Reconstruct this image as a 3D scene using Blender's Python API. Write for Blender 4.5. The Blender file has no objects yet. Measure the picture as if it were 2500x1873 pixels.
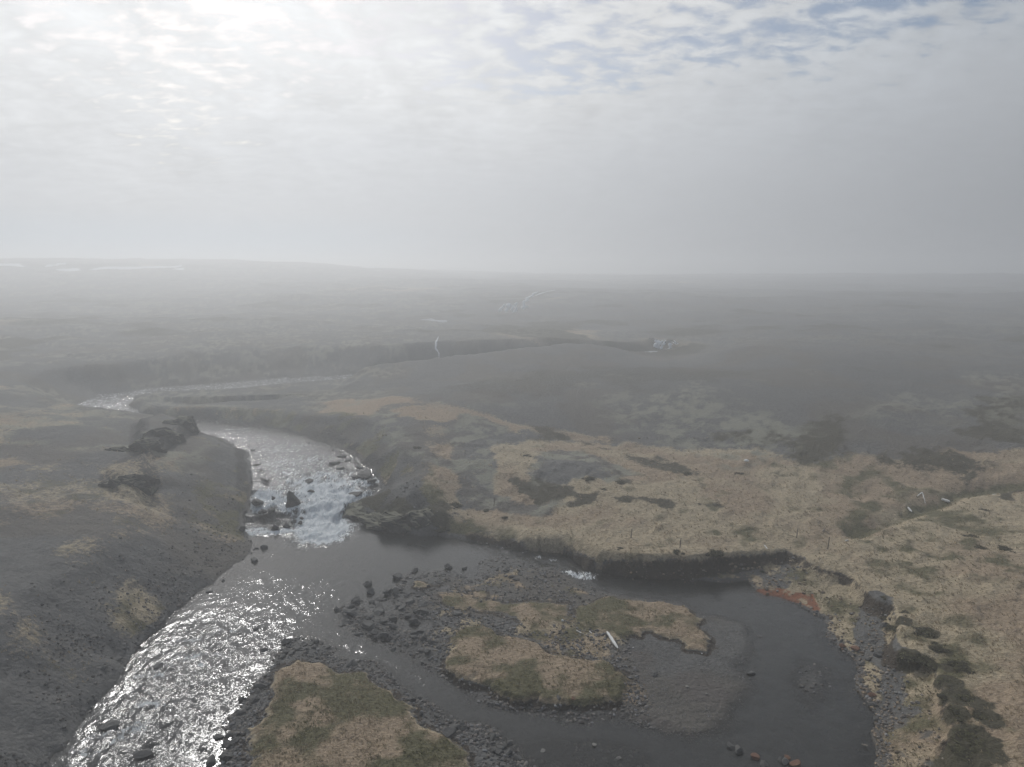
import bpy, math, random
import numpy as np
from mathutils import Vector

R = math.radians
random.seed(7)
rng = np.random.default_rng(11)
scene = bpy.context.scene

# ------------------------------------------------------------------ camera
CAM_H = 30.0
PITCH = 8.84
cam_d = bpy.data.cameras.new("camera")
cam_d.sensor_width = 36.0
cam_d.sensor_fit = 'HORIZONTAL'
cam_d.lens = 36.0 * 1533.0 / 2212.0
cam_d.clip_start = 0.5
cam_d.clip_end = 20000
cam = bpy.data.objects.new("camera", cam_d)
cam.location = (0, 0, CAM_H)
cam.rotation_euler = (R(90 - PITCH), 0, 0)
scene.collection.objects.link(cam)
scene.camera = cam

# ------------------------------------------------------------------ sky, sun, exposure
SUN_EL, SUN_AZ = 37.0, -24.0          # azimuth from +Y, negative = left
sun_dir = Vector((math.sin(R(SUN_AZ)) * math.cos(R(SUN_EL)),
                  math.cos(R(SUN_AZ)) * math.cos(R(SUN_EL)), math.sin(R(SUN_EL))))
sun_l = bpy.data.lights.new("sun", 'SUN')
sun_l.energy = 1.8
sun_l.angle = R(5)
sun_l.color = (1.0, 0.985, 0.96)
sun = bpy.data.objects.new("sun", sun_l)
sun.rotation_euler = sun_dir.to_track_quat('Z', 'Y').to_euler()
sun.location = (-60, 100, 120)
scene.collection.objects.link(sun)

class NT:
    """small helper to build node trees"""
    def __init__(self, tree):
        self.t = tree
        tree.nodes.clear()
    def n(self, kind, **kw):
        nd = self.t.nodes.new(kind)
        for k, v in kw.items():
            setattr(nd, k, v)
        return nd
    def val(self, sock, v):
        if v is None:
            return
        if isinstance(v, bpy.types.NodeSocket):
            self.t.links.new(v, sock)
        else:
            sock.default_value = v
    def math(self, op, a, b=None, c=None, clamp=False):
        nd = self.n('ShaderNodeMath', operation=op)
        nd.use_clamp = clamp
        for s, v in zip(nd.inputs, (a, b, c)):
            self.val(s, v)
        return nd.outputs[0]
    def vmath(self, op, a, b=None):
        nd = self.n('ShaderNodeVectorMath', operation=op)
        self.val(nd.inputs[0], a)
        self.val(nd.inputs[1], b)
        return nd.outputs['Value'] if op in ('DOT_PRODUCT', 'LENGTH') else nd.outputs[0]
    def mix(self, f, a, b):
        nd = self.n('ShaderNodeMix', data_type='RGBA')
        self.val(nd.inputs[0], f)
        self.val(nd.inputs[6], a)
        self.val(nd.inputs[7], b)
        return nd.outputs[2]
    def step(self, x, lo, hi):
        nd = self.n('ShaderNodeMapRange', interpolation_type='SMOOTHSTEP')
        self.val(nd.inputs[0], x)
        nd.inputs[1].default_value = lo
        nd.inputs[2].default_value = hi
        return nd.outputs[0]
    def noise(self, vec, scale, detail=4.0, rough=0.55, dist=0.0, lac=2.0):
        nd = self.n('ShaderNodeTexNoise')
        self.val(nd.inputs['Vector'], vec)
        nd.inputs['Scale'].default_value = scale
        nd.inputs['Detail'].default_value = detail
        nd.inputs['Roughness'].default_value = rough
        nd.inputs['Distortion'].default_value = dist
        nd.inputs['Lacunarity'].default_value = lac
        return nd.outputs[0]
    def voro(self, vec, scale, feature='F1', rnd=1.0):
        nd = self.n('ShaderNodeTexVoronoi', feature=feature)
        self.val(nd.inputs['Vector'], vec)
        nd.inputs['Scale'].default_value = scale
        nd.inputs['Randomness'].default_value = rnd
        return nd
    def mapping(self, vec, scale=(1, 1, 1), rot=(0, 0, 0), loc=(0, 0, 0)):
        nd = self.n('ShaderNodeMapping')
        self.val(nd.inputs[0], vec)
        nd.inputs['Location'].default_value = loc
        nd.inputs['Rotation'].default_value = rot
        nd.inputs['Scale'].default_value = scale
        return nd.outputs[0]

world = bpy.data.worlds.new("World")
scene.world = world
world.use_nodes = True
w = NT(world.node_tree)
tc = w.n('ShaderNodeTexCoord')
dirv = tc.outputs['Generated']
sky = w.n('ShaderNodeTexSky', sky_type='NISHITA')
sky.sun_disc = False
sky.sun_elevation = R(SUN_EL)
sky.sun_rotation = R(SUN_AZ)
sky.altitude = 100
sky.dust_density = 2.0
SKY_STRENGTH = 0.075
skyc = w.vmath('MULTIPLY', sky.outputs[0], (SKY_STRENGTH, SKY_STRENGTH, SKY_STRENGTH))
sep = w.n('ShaderNodeSeparateXYZ')
w.t.links.new(dirv, sep.inputs[0])
dz = w.math('ADD', w.math('MAXIMUM', sep.outputs[2], 0.0), 0.22)   # a cloud layer that curves down to the skyline
pl = w.n('ShaderNodeCombineXYZ')
w.val(pl.inputs[0], w.math('DIVIDE', sep.outputs[0], dz))
w.val(pl.inputs[1], w.math('DIVIDE', sep.outputs[1], dz))
plane = pl.outputs[0]
# cloud brightness: forward scattering towards the veiled sun
cs = w.math('MAXIMUM', w.vmath('DOT_PRODUCT', dirv, tuple(sun_dir)), 0.0)
glow = w.math('POWER', cs, 2.2)
warp = w.noise(plane, 0.9, 3, 0.5)
big = w.noise(w.mapping(plane, (1, 1, 1), (0, 0, 0.3)), 1.1, 4, 0.55)
cells = w.noise(w.mapping(plane, (0.85, 1.25, 1), (0, 0, -0.35)), 13.0, 6, 0.55, 0.25)
streak = w.noise(w.mapping(plane, (1.1, 0.55, 1), (0, 0, 0.9)), 4.2, 6, 0.6, 0.4)
# opening between the cloud pieces
elev = sep.outputs[2]
cover = w.math('ADD', w.math('MULTIPLY', cells, 0.62), w.math('MULTIPLY', big, 0.55))
cover = w.math('ADD', cover, w.math('MULTIPLY', glow, 0.10))
lean = w.math('MULTIPLY_ADD', sep.outputs[0], -0.08, w.math('MULTIPLY', w.math('SUBTRACT', warp, 0.5), 0.22))
veil = w.step(w.math('ADD', elev, lean), 0.27, 0.08)            # low cloud and mist near the skyline closes the gaps
cover = w.math('ADD', cover, w.math('MULTIPLY', veil, 0.30))
op = w.step(cover, 0.52, 0.70)
bright = w.math('MULTIPLY_ADD', glow, 0.63, 0.29)
fine = w.math('MULTIPLY_ADD', w.math('SUBTRACT', streak, 0.5), 0.55, 1.0)
fine = w.math('ADD', fine, w.math('MULTIPLY', w.math('SUBTRACT', cells, 0.5), 0.45))
soft = w.math('MULTIPLY', w.math('SUBTRACT', 1.0, veil), 1.0)
fine = w.math('MULTIPLY_ADD', w.math('SUBTRACT', fine, 1.0), w.math('MULTIPLY_ADD', soft, 0.85, 0.15), 1.0)
bright = w.math('MULTIPLY', bright, fine)
bright = w.math('MULTIPLY', bright, w.math('MULTIPLY_ADD', w.step(elev, -0.02, 0.30), 0.22, 0.78))   # lower cloud is thicker and duller
tint = w.mix(w.math('MULTIPLY', glow, 1.6, clamp=True), (0.87, 1.0, 1.16, 1), (0.985, 1.0, 1.015, 1))
tint = w.mix(w.math('MULTIPLY', veil, 0.75), tint, (0.965, 1.0, 1.055, 1))
cloudc = w.vmath('SCALE', tint)
w.t.links.new(bright, cloudc.node.inputs['Scale'])
final = w.mix(op, skyc, cloudc)
strip = w.math('MULTIPLY', w.math('MULTIPLY', w.step(elev, 0.085, 0.03), w.step(sep.outputs[0], 0.02, -0.30)), 0.7)      # clear band far off under the cloud deck
final = w.mix(strip, final, (0.47, 0.55, 0.63, 1))
bg = w.n('ShaderNodeBackground')
w.t.links.new(final, bg.inputs[0])
bg.inputs[1].default_value = 1.0
wo = w.n('ShaderNodeOutputWorld')
w.t.links.new(bg.outputs[0], wo.inputs[0])

scene.view_settings.view_transform = 'Standard'
scene.view_settings.look = 'None'
scene.view_settings.exposure = 0.0
scene.view_settings.gamma = 1.0
scene.view_settings.use_curve_mapping = False
scene.render.engine = 'CYCLES'
scene.cycles.max_bounces = 4
scene.cycles.diffuse_bounces = 1
scene.cycles.glossy_bounces = 1
scene.cycles.transparent_max_bounces = 8
scene.cycles.volume_bounces = 1
scene.cycles.use_adaptive_sampling = True
scene.cycles.adaptive_threshold = 0.02
scene.cycles.use_denoising = True
scene.cycles.sample_clamp_indirect = 4.0

# ------------------------------------------------------------------ measuring helpers
# reference view: 2212 x 1657 layout; sub-views are enlargements of it
FPX, CX, CY = 1533.0, 1106.0, 828.5
VIEWS = {'D': (0, 0, 0.8848), 'Z1': (0, 1300, 2.4578), 'Z2': (500, 1300, 2.765), 'Z3': (1050, 1400, 2.765),
         'Z4': (1700, 1350, 2.765), 'Z5': (0, 950, 3.16), 'Z6': (400, 1000, 2.765), 'Z7': (1000, 1000, 2.765),
         'Z8': (1700, 1000, 2.765), 'Y1': (0, 580, 3.16), 'Y2': (600, 650, 3.16), 'Y3': (1150, 650, 3.16),
         'Y4': (1800, 650, 3.013), 'W7': (1350, 1480, 8.848), 'W8': (1150, 1180, 6.32)}
cp, sp = math.cos(R(PITCH)), math.sin(R(PITCH))
def at(v, x, y, z=0.0):
    """ground position on the level z seen at a measured spot"""
    ox, oy, s = VIEWS[v]
    X = (ox + x / s) * 0.8848
    Y = (oy + y / s) * 0.8848
    a, b = (X - CX) / FPX, (Y - CY) / FPX
    dx, dy, dzz = a, cp - b * sp, -sp - b * cp
    t = (z - CAM_H) / min(dzz, -0.002)
    return (dx * t, dy * t)
def poly(v, pts, z=0.0):
    return [at(v, p[0], p[1], p[2] if len(p) > 2 else z) for p in pts]

# ------------------------------------------------------------------ numeric helpers
_perm = np.random.default_rng(3).permutation(4096).astype(np.int64)
_val = np.random.default_rng(5).random(4096) * 2 - 1
def vnoise(x, y, seed=0):
    xi = np.floor(x); yi = np.floor(y)
    fx = x - xi; fy = y - yi
    xi = xi.astype(np.int64); yi = yi.astype(np.int64)
    fx = fx * fx * fx * (fx * (fx * 6 - 15) + 10)
    fy = fy * fy * fy * (fy * (fy * 6 - 15) + 10)
    def h(a, b):
        return _val[_perm[(_perm[(a + seed * 71) & 4095] + b) & 4095]]
    a = h(xi, yi); b = h(xi + 1, yi); c = h(xi, yi + 1); d = h(xi + 1, yi + 1)
    return (a + (b - a) * fx) * (1 - fy) + (c + (d - c) * fx) * fy
def fbm(x, y, wl, octs=4, seed=0, gain=0.5):
    s = np.zeros_like(x); amp = 1.0; tot = 0.0
    for i in range(octs):
        k = 2.0 ** i / wl
        ca, sa = math.cos(0.7 * i + seed), math.sin(0.7 * i + seed)
        s += amp * vnoise((x * ca - y * sa) * k + 13.1 * i, (x * sa + y * ca) * k + 7.7 * i, seed + i)
        tot += amp; amp *= gain
    return s / tot
def sstep(x, lo, hi):
    t = np.clip((x - lo) / (hi - lo), 0, 1)
    return t * t * (3 - 2 * t)
def sdf(x, y, pg, margin=25.0):
    """signed distance to a polygon, negative inside; far away clipped to margin"""
    pg = np.asarray(pg, float)
    out = np.full(x.shape, float(margin))
    m = (x > pg[:, 0].min() - margin) & (x < pg[:, 0].max() + margin) & (y > pg[:, 1].min() - margin) & (y < pg[:, 1].max() + margin)
    if not m.any():
        return out
    px, py = x[m], y[m]
    d = np.full(px.shape, 1e18); ins = np.zeros(px.shape, bool)
    n = len(pg)
    for i in range(n):
        ax, ay = pg[i]; bx, by = pg[(i + 1) % n]
        ex, ey = bx - ax, by - ay
        L = ex * ex + ey * ey + 1e-12
        t = np.clip(((px - ax) * ex + (py - ay) * ey) / L, 0, 1)
        qx = px - ax - t * ex; qy = py - ay - t * ey
        np.minimum(d, qx * qx + qy * qy, out=d)
        if ay != by:
            c = ((ay > py) != (by > py)) & (px < (bx - ax) * (py - ay) / (by - ay) + ax)
            ins ^= c
    d = np.sqrt(d)
    out[m] = np.minimum(np.where(ins, -d, d), margin)
    return out
def line_near(x, y, pts):
    """distance to a polyline of (x, y, z) and the z of the nearest point, and length along it"""
    pts = np.asarray(pts, float)
    d = np.full(x.shape, 1e18); zz = np.zeros(x.shape); ss = np.zeros(x.shape)
    s0 = 0.0
    for i in range(len(pts) - 1):
        ax, ay, az = pts[i]; bx, by, bz = pts[i + 1]
        ex, ey = bx - ax, by - ay
        L = ex * ex + ey * ey + 1e-12
        t = np.clip(((x - ax) * ex + (y - ay) * ey) / L, 0, 1)
        q = (x - ax - t * ex) ** 2 + (y - ay - t * ey) ** 2
        m = q < d
        d[m] = q[m]; zz[m] = (az + t * (bz - az))[m]; ss[m] = (s0 + t * math.sqrt(L))[m]
        s0 += math.sqrt(L)
    return np.sqrt(d), zz, ss

# ------------------------------------------------------------------ the lie of the land
POOL = (poly('D', [(-200, 2300), (60, 1720), (105, 1657), (140, 1600), (180, 1545), (230, 1490), (280, 1430), (320, 1385), (360, 1345), (395, 1310),
                   (425, 1285), (455, 1258), (480, 1235), (510, 1215), (538, 1203), (547, 1190), (545, 1172), (529, 1150), (533, 1118)])
        + poly('D', [(640, 1105), (751, 1100), (765, 1110), (802, 1125), (827, 1144), (898, 1154), (960, 1158), (1018, 1166), (1073, 1178), (1130, 1187),
                     (1213, 1195), (1245, 1210), (1262, 1231), (1300, 1236), (1374, 1247), (1440, 1254), (1504, 1257), (1616, 1257), (1632, 1278),
                     (1696, 1297), (1744, 1316), (1786, 1338), (1789, 1383), (1824, 1415), (1853, 1444), (1850, 1479), (1872, 1527), (1891, 1556),
                     (1882, 1585), (1894, 1630), (1885, 1657), (1900, 1750), (1850, 2300)]))
UPPER = poly('D', [(529, 1148, 0), (533, 1110, 0.9), (545, 1064, 2.0), (541, 1020, 2.8), (538, 980, 3.3), (490, 952, 3.6), (420, 933, 3.8), (395, 922, 3.9),
                   (330, 917, 4.0), (250, 912, 4.2), (175, 895, 4.6), (165, 872, 4.9), (205, 853, 5.0), (287, 846, 5.0), (340, 837, 5.2), (480, 827, 5.4),
                   (600, 818, 5.5), (770, 808, 5.8), (770, 818, 5.8), (640, 827, 5.6), (480, 843, 5.4), (345, 848, 5.2), (292, 856, 5.1), (280, 872, 5.0),
                   (300, 892, 4.4), (360, 903, 4.1), (415, 907, 3.9), (500, 913, 3.8), (578, 926, 3.6), (650, 942, 3.4), (716, 962, 3.2), (754, 984, 3.0),
                   (790, 1005, 2.9), (818, 1029, 2.6), (824, 1048, 2.3), (799, 1067, 1.7), (770, 1087, 0.9), (751, 1104, 0.2), (680, 1150, 0), (560, 1155, 0)])
BAR = (poly('Z2', [(870, 520), (980, 460), (1080, 440), (1160, 460), (1200, 420), (1290, 370), (1370, 265), (1430, 250), (1480, 275), (1650, 260), (1740, 290), (1800, 320), (1860, 270),
                   (1850, 200), (1950, 155), (2080, 150)])
       + poly('Z7', [(560, 1000), (700, 1010), (860, 1050), (1000, 1080), (1080, 1130), (1150, 1170), (1250, 1210), (1400, 1262), (1560, 1275)])
       + poly('Z3', [(1600, 182), (1750, 215), (1850, 272), (1980, 290), (2120, 350), (2190, 440), (2185, 540), (2140, 600), (2110, 650), (2150, 690), (2150, 760), (2100, 810), (2060, 900),
                     (2010, 1010), (1900, 1105), (1770, 1160), (1710, 1110), (1500, 1035), (1390, 1000), (1280, 985), (1150, 1000), (1000, 1000), (900, 985), (800, 955), (700, 930), (600, 912), (500, 900), (400, 870), (300, 835),
                     (220, 800), (150, 755), (70, 690), (20, 640)])
       + poly('Z2', [(1540, 940), (1400, 880), (1300, 820), (1200, 770), (1120, 730), (1050, 700), (920, 640)]))
FORE = (poly('Z2', [(60, 1660), (110, 1500), (160, 1280), (240, 1170), (250, 1130), (330, 1060), (400, 960), (430, 880), (480, 830), (545, 790), (530, 730), (590, 715), (680, 690), (750, 705), (800, 740), (900, 775), (860, 850),
                    (960, 870), (1100, 870), (1210, 930), (1290, 980), (1360, 1040), (1400, 1110), (1470, 1140), (1560, 1190), (1700, 1270), (1830, 1290), (1900, 1360)])
        + poly('Z3', [(330, 990), (460, 1080), (590, 1170), (640, 1240), (840, 1320), (900, 1450), (900, 1900), (-600, 2000), (-1300, 1900)]))
TURF_A = poly('Z3', [(75, 590), (95, 500), (150, 430), (210, 385), (300, 345), (420, 360), (500, 410), (620, 440), (740, 500), (900, 540), (1080, 575), (1250, 620), (1350, 680), (1385, 735),
                     (1340, 760), (1370, 800), (1390, 850), (1330, 890), (1200, 908), (1000, 915), (850, 905), (700, 890), (550, 860), (400, 810), (250, 760), (150, 710), (85, 650)], 0.3)
TURF_B = poly('Z3', [(930, 310), (960, 230), (1050, 190), (1200, 160), (1400, 170), (1600, 186), (1750, 230), (1840, 290), (1855, 365), (1880, 385), (1935, 420), (1950, 500), (1935, 570), (1870, 560),
                     (1800, 530), (1720, 500), (1650, 450), (1560, 440), (1480, 400), (1380, 440), (1290, 440), (1150, 420), (1050, 370)], 0.3)
TURF_B2 = poly('Z3', [(60, 150), (200, 125), (330, 125), (450, 180), (700, 180), (950, 180), (960, 300), (900, 350), (850, 430), (760, 420), (640, 420), (560, 330), (420, 290), (280, 265), (100, 250)], 0.25)
TURF_C = (poly('Z2', [(250, 1660), (240, 1480), (225, 1390), (235, 1310), (330, 1230), (380, 1130), (400, 1050), (430, 960), (520, 890), (640, 835), (820, 885), (900, 935), (1100, 945), (1200, 975), (1300, 1045),
                      (1385, 1100), (1400, 1160), (1480, 1200), (1530, 1290), (1620, 1335), (1700, 1380), (1720, 1430), (1840, 1490), (1850, 1570), (1900, 1660), (1900, 2300), (-300, 2300), (0, 1900)], 0.35))
TUSSOCK = [poly('Z2', p, 0.2) for p in (
    [(1410, 330), (1470, 320), (1560, 345), (1570, 375), (1490, 385), (1420, 370)],
    [(1560, 420), (1660, 400), (1790, 470), (1800, 540), (1720, 550), (1620, 510), (1570, 470)],
    [(1820, 405), (1920, 400), (1970, 440), (1900, 470), (1830, 445)],
    [(2060, 650), (2130, 630), (2200, 660), (2160, 700), (2090, 695)],
    [(1880, 290), (1960, 300), (1950, 325), (1890, 320)])]
MEADOW = (poly('Z7', [(310, 720), (420, 775), (540, 800), (640, 815), (740, 850), (850, 880), (1050, 895), (1190, 965), (1250, 1005), (1500, 1015), (1700, 1035), (1900, 1040)], 1.6)
          + poly('Z8', [(-10, 1025), (140, 1000), (300, 985), (530, 975), (620, 975), (700, 1005), (760, 1050), (850, 1085), (1020, 1150), (1090, 1200), (1160, 1260), (1215, 1310)], 1.8)
          + poly('Z4', [(1320, 385), (1335, 430), (1290, 480), (1320, 580), (1350, 650), (1420, 710), (1480, 745), (1560, 745), (1620, 850), (1660, 930), (1680, 1080), (1740, 1190), (1620, 1280), (1700, 1320),
                        (1720, 1446), (1740, 1700), (1800, 2300)], 1.9)
          + poly('D', [(4500, 2300, 2), (3600, 1200, 2.5), (3200, 985, 4), (2400, 985, 5), (1700, 960, 5), (1200, 930, 5), (900, 960, 5), (905, 1060, 3.6), (930, 1110, 2.6)]))
CENTER = [(*at('D', p[0], p[1], p[2]), p[2]) for p in [
    (690, 1160, 0), (700, 1128, 0.15), (708, 1100, 1.0), (695, 1062, 2.0), (685, 1022, 2.75), (660, 985, 3.2), (600, 950, 3.5), (500, 925, 3.75), (400, 912, 3.95),
    (300, 902, 4.2), (225, 885, 4.6), (225, 862, 5.0), (300, 848, 5.15), (480, 835, 5.4), (640, 822, 5.6), (770, 813, 5.8), (900, 802, 6.0), (1000, 793, 6.2), (1200, 778, 6.5),
    (1300, 774, 6.8), (1380, 766, 7.1), (1440, 757, 7.4)]]
PZ = CENTER[:16]
GORGE = CENTER[15:]

# base surface: smooth surface through measured spot heights
CTRL = [(-300, 1657, 6), (0, 1657, 3.2), (-300, 1400, 7.5), (0, 1450, 4.6), (0, 1300, 5.2), (200, 1300, 4.4), (0, 1150, 6.2), (300, 1130, 5.2), (300, 1230, 4), (450, 1180, 3.0),
        (480, 1090, 4.2), (500, 1010, 4.6), (0, 1000, 7.5), (200, 985, 7.5), (400, 950, 6.0), (100, 905, 9), (0, 850, 10), (160, 880, 8.6), (200, 868, 8.0), (262, 873, 7.4), (250, 832, 8),
        (-300, 1000, 10), (-300, 800, 14), (345, 872, 5.5), (450, 868, 5.6), (600, 872, 5.9), (450, 856, 5.6), (560, 905, 5.6), (750, 930, 6.3), (800, 900, 7), (900, 980, 5.4), (880, 1060, 4.2),
        (960, 1090, 2.3), (600, 848, 6.2), (760, 840, 6.6), (1000, 950, 5.3), (1000, 880, 7.6), (900, 850, 8), (1000, 805, 9), (1200, 792, 9.6), (1000, 1130, 1.5), (1200, 1155, 1.7),
        (1500, 1200, 2.2), (1700, 1190, 2.0), (1500, 1100, 2.8), (1200, 1060, 3.1), (1230, 1010, 4.4), (1450, 1010, 3.3), (1250, 955, 4.1), (1800, 1100, 2.6), (2000, 1050, 3.2),
        (2200, 1100, 3.4), (1900, 1300, 2.1), (2000, 1400, 2.2), (2200, 1500, 2.7), (2200, 1300, 2.9), (2200, 1657, 2.8), (2000, 1550, 2.2), (2500, 1657, 3.5), (2500, 1200, 4),
        (1500, 950, 4.8), (1800, 955, 5.6), (2200, 975, 6), (1700, 880, 8), (2200, 880, 9), (1500, 850, 8.8), (1900, 800, 11), (2200, 790, 11.5), (1400, 790, 9.8),
        (1100, 742, 11.5), (1300, 745, 11.5), (1440, 776, 7.6), (1500, 790, 8.8), (800, 765, 10.8), (600, 792, 8.6), (500, 782, 10), (1600, 752, 11.5), (1900, 745, 12), (0, 765, 11.5), (300, 780, 10.5), (0, 700, 12.5),
        (400, 700, 12), (800, 700, 11.5), (1200, 700, 11.5), (1600, 700, 12), (2000, 700, 12), (2250, 700, 12), (0, 640, 17.5), (700, 640, 17), (1400, 640, 17), (2200, 640, 17.5),
        (0, 610, 24), (700, 610, 23), (1400, 615, 20), (2200, 615, 20),
        (800, 1180, 2), (1100, 1260, 2), (1500, 1400, 2), (1000, 1600, 2), (1600, 1650, 2), (450, 1500, 3)]
_cp = []
for px, py, z in CTRL:
    X, Y = at('D', px, py, z)
    _cp.append((math.atan2(X, Y), math.log(math.hypot(X, Y)), z))
for th in (-1.1, -0.6, -0.3, 0.0, 0.3, 0.6, 1.1):
    for rr, z in ((8, 2.0), (22, 2.0), (860, 41.5), (1600, 46), (2600, 48)):
        zz = {860: 25.5, 1600: 28.0, 2600: 29.0}.get(rr, z) if th > -0.1 else {1600: 38.0, 2600: 32.0}.get(rr, z)
        if rr < 30 and th < -0.5:
            zz = 4
        _cp.append((th, math.log(rr), zz))
_cp = np.array(_cp)
def _U(d2):
    return np.where(d2 > 1e-12, 0.5 * d2 * np.log(d2 + 1e-12), 0.0)
_n = len(_cp)
_K = _U((_cp[:, None, 0] - _cp[None, :, 0]) ** 2 + (_cp[:, None, 1] - _cp[None, :, 1]) ** 2) + np.eye(_n) * 2e-4
_A = np.zeros((_n + 3, _n + 3)); _A[:_n, :_n] = _K
_A[:_n, _n] = 1; _A[:_n, _n + 1:] = _cp[:, :2]; _A[_n, :_n] = 1; _A[_n + 1:, :_n] = _cp[:, :2].T
_W = np.linalg.solve(_A, np.concatenate([_cp[:, 2], np.zeros(3)]))
def _tps(th, lr):
    z = _W[_n] + _W[_n + 1] * th + _W[_n + 2] * lr
    for i in range(_n):
        z = z + _W[i] * _U((th - _cp[i, 0]) ** 2 + (lr - _cp[i, 1]) ** 2)
    return z
_gt = np.linspace(-1.15, 1.15, 260); _gl = np.linspace(math.log(6.0), math.log(2700.0), 420)
_G = _tps(*np.meshgrid(_gt, _gl))
def base_height(x, y):
    th = np.clip(np.arctan2(x, y), -1.149, 1.149); lr = np.log(np.clip(np.hypot(x, y), 6.01, 2690.0))
    a = (th - _gt[0]) / (_gt[1] - _gt[0]); b = (lr - _gl[0]) / (_gl[1] - _gl[0])
    i = a.astype(np.int64); j = b.astype(np.int64); a = a - i; b = b - j
    return (_G[j, i] * (1 - a) + _G[j, i + 1] * a) * (1 - b) + (_G[j + 1, i] * (1 - a) + _G[j + 1, i + 1] * a) * b

# how steeply the bank leaves the water
KPTS = [(at('D', a, b), k) for a, b, k in [(300, 1430, 0.62), (150, 1600, 0.62), (450, 1270, 0.6), (545, 1190, 0.35), (530, 1100, 0.45), (540, 990, 0.45), (420, 930, 0.8), (600, 925, 0.7),
         (740, 970, 0.75), (820, 1040, 0.6), (800, 1125, 0.55), (900, 1150, 0.6), (1050, 1170, 0.35), (1200, 1190, 0.45), (1300, 1235, 0.25), (1500, 1256, 0.22), (1680, 1290, 0.14), (1790, 1370, 0.2),
         (1850, 1460, 0.3), (1885, 1600, 0.3), (250, 860, 0.5), (300, 890, 0.5), (500, 830, 0.3), (480, 845, 0.1), (380, 848, 0.1), (600, 832, 0.1)]]
def bank_k(x, y):
    a = np.zeros_like(x); b = np.zeros_like(x)
    for (kx, ky), k in KPTS:
        g = 1.0 / ((x - kx) ** 2 + (y - ky) ** 2 + 4.0) ** 1.5
        a += g * k; b += g
    return a / b

# masks as polygons on the ground (softened later by noise)
GRAVEL_HILL = poly('D', [(880, 880, 7.5), (960, 840, 8), (1040, 815, 8.5), (1300, 800, 9.5), (1900, 792, 11), (2300, 800, 11.5), (2300, 960, 6.5), (2000, 930, 7), (1850, 960, 5.5), (1720, 905, 7),
                         (1560, 880, 8), (1400, 930, 6), (1250, 880, 7), (1080, 885, 7.5)])
MOSS_1 = poly('D', [(1340, 880, 7.5), (1440, 850, 8.6), (1520, 830, 9), (1560, 880, 8), (1700, 920, 6), (1720, 960, 5.2), (1560, 985, 4.5), (1420, 950, 5), (1320, 910, 6.5)])
MOSS_2 = poly('Z7', [(340, 150), (640, 180), (560, 280), (600, 400), (620, 480), (780, 520), (1000, 540), (960, 600), (700, 590), (420, 560), (320, 560), (280, 420), (0, 370), (-250, 200), (-180, 110), (60, 350), (260, 360), (300, 260)], 4.2)
MOUND = poly('Z7', [(760, 420), (830, 350), (930, 270), (1150, 270), (1340, 310), (1500, 380), (1580, 430), (1400, 440), (1350, 470), (1200, 440), (1000, 470), (830, 470)], 4.2)
MOUND_GRAVEL = poly('Z7', [(850, 370), (950, 335), (1150, 350), (1330, 370), (1280, 400), (1150, 430), (1060, 465), (960, 460), (880, 430)], 4.3)
HEATH = [poly('Z7', p, 3.2) for p in (
    [(750, 195), (830, 195), (1000, 210), (1300, 280), (1500, 320), (1700, 370), (1850, 410), (1900, 440), (1800, 440), (1600, 400), (1350, 310), (1100, 260), (900, 280), (840, 250)],
    [(600, 490), (720, 470), (900, 500), (1080, 530), (1000, 590), (880, 600), (740, 560)],
    [(1110, 560), (1280, 570), (1300, 610), (1120, 610)],
    [(1390, 590), (1600, 590), (1720, 600), (1820, 620), (1800, 650), (1600, 620), (1440, 620)],
    [(1890, 620), (2060, 620), (2080, 635), (1950, 650)],
    [(1360, 410), (1440, 420), (1560, 480), (1540, 500), (1430, 540), (1380, 520)])] + [
    poly('Z8', p, 4.2) for p in (
    [(380, 210), (520, 200), (640, 260), (620, 290), (460, 280), (100, 250), (60, 190)],
    [(700, 230), (850, 160), (960, 180), (1030, 290), (980, 350), (840, 370), (700, 360), (640, 300)],
    [(1250, 340), (1450, 320), (1650, 350), (1900, 390), (1880, 450), (1650, 420), (1400, 400), (1280, 370)],
    [(1950, 130), (2250, 110), (2260, 340), (2000, 340), (1780, 280), (1800, 220)],
    [(1760, 440), (1900, 420), (1900, 470), (1820, 490)],
    [(1960, 510), (2200, 520), (2180, 590), (2050, 560)])]
GREEN = [poly('Z8', p, 2.2) for p in (
    [(330, 790), (540, 830), (760, 800), (800, 840), (620, 870), (480, 850)],
    [(1100, 900), (1400, 870), (1700, 950), (2212, 1080), (2212, 1240), (1900, 1180), (1400, 1140), (1200, 1000)],
    [(1050, 800), (1180, 740), (1420, 680), (1560, 620), (1100, 560), (1090, 620), (1020, 700)])]
BROWN_BAND = poly('D', [(640, 850, 7), (900, 862, 7.8), (1080, 900, 6.8), (1300, 935, 5), (1560, 995, 4.0), (1800, 975, 4.6), (2000, 1000, 4.5), (2300, 1040, 4), (2300, 1075, 3.5), (2000, 1060, 3.2), (1800, 1030, 3.6), (1500, 1000, 3.6),
                        (1300, 955, 4.2), (1100, 925, 5.8), (900, 905, 6.9), (760, 890, 7)])
LEFT_TAN = [poly('D', p, 4.6) for p in (
    [(230, 1215), (300, 1200), (385, 1210), (390, 1235), (300, 1255), (250, 1265)],
    [(0, 1325), (80, 1318), (150, 1330), (140, 1370), (60, 1390), (0, 1395)],
    [(470, 1160), (510, 1165), (535, 1190), (520, 1205), (480, 1190)],
    [(80, 1080), (250, 1070), (320, 1085), (220, 1110), (100, 1150), (0, 1155), (0, 1110)],
    [(270, 1110), (330, 1115), (310, 1150), (230, 1145)])]
DITCH = [(*at('Z8', a, b, 2.2), 0.0) for a, b in [(1060, 830), (1180, 790), (1350, 740), (1500, 690), (1640, 650), (1780, 612), (2000, 600), (2250, 600)]]
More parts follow.
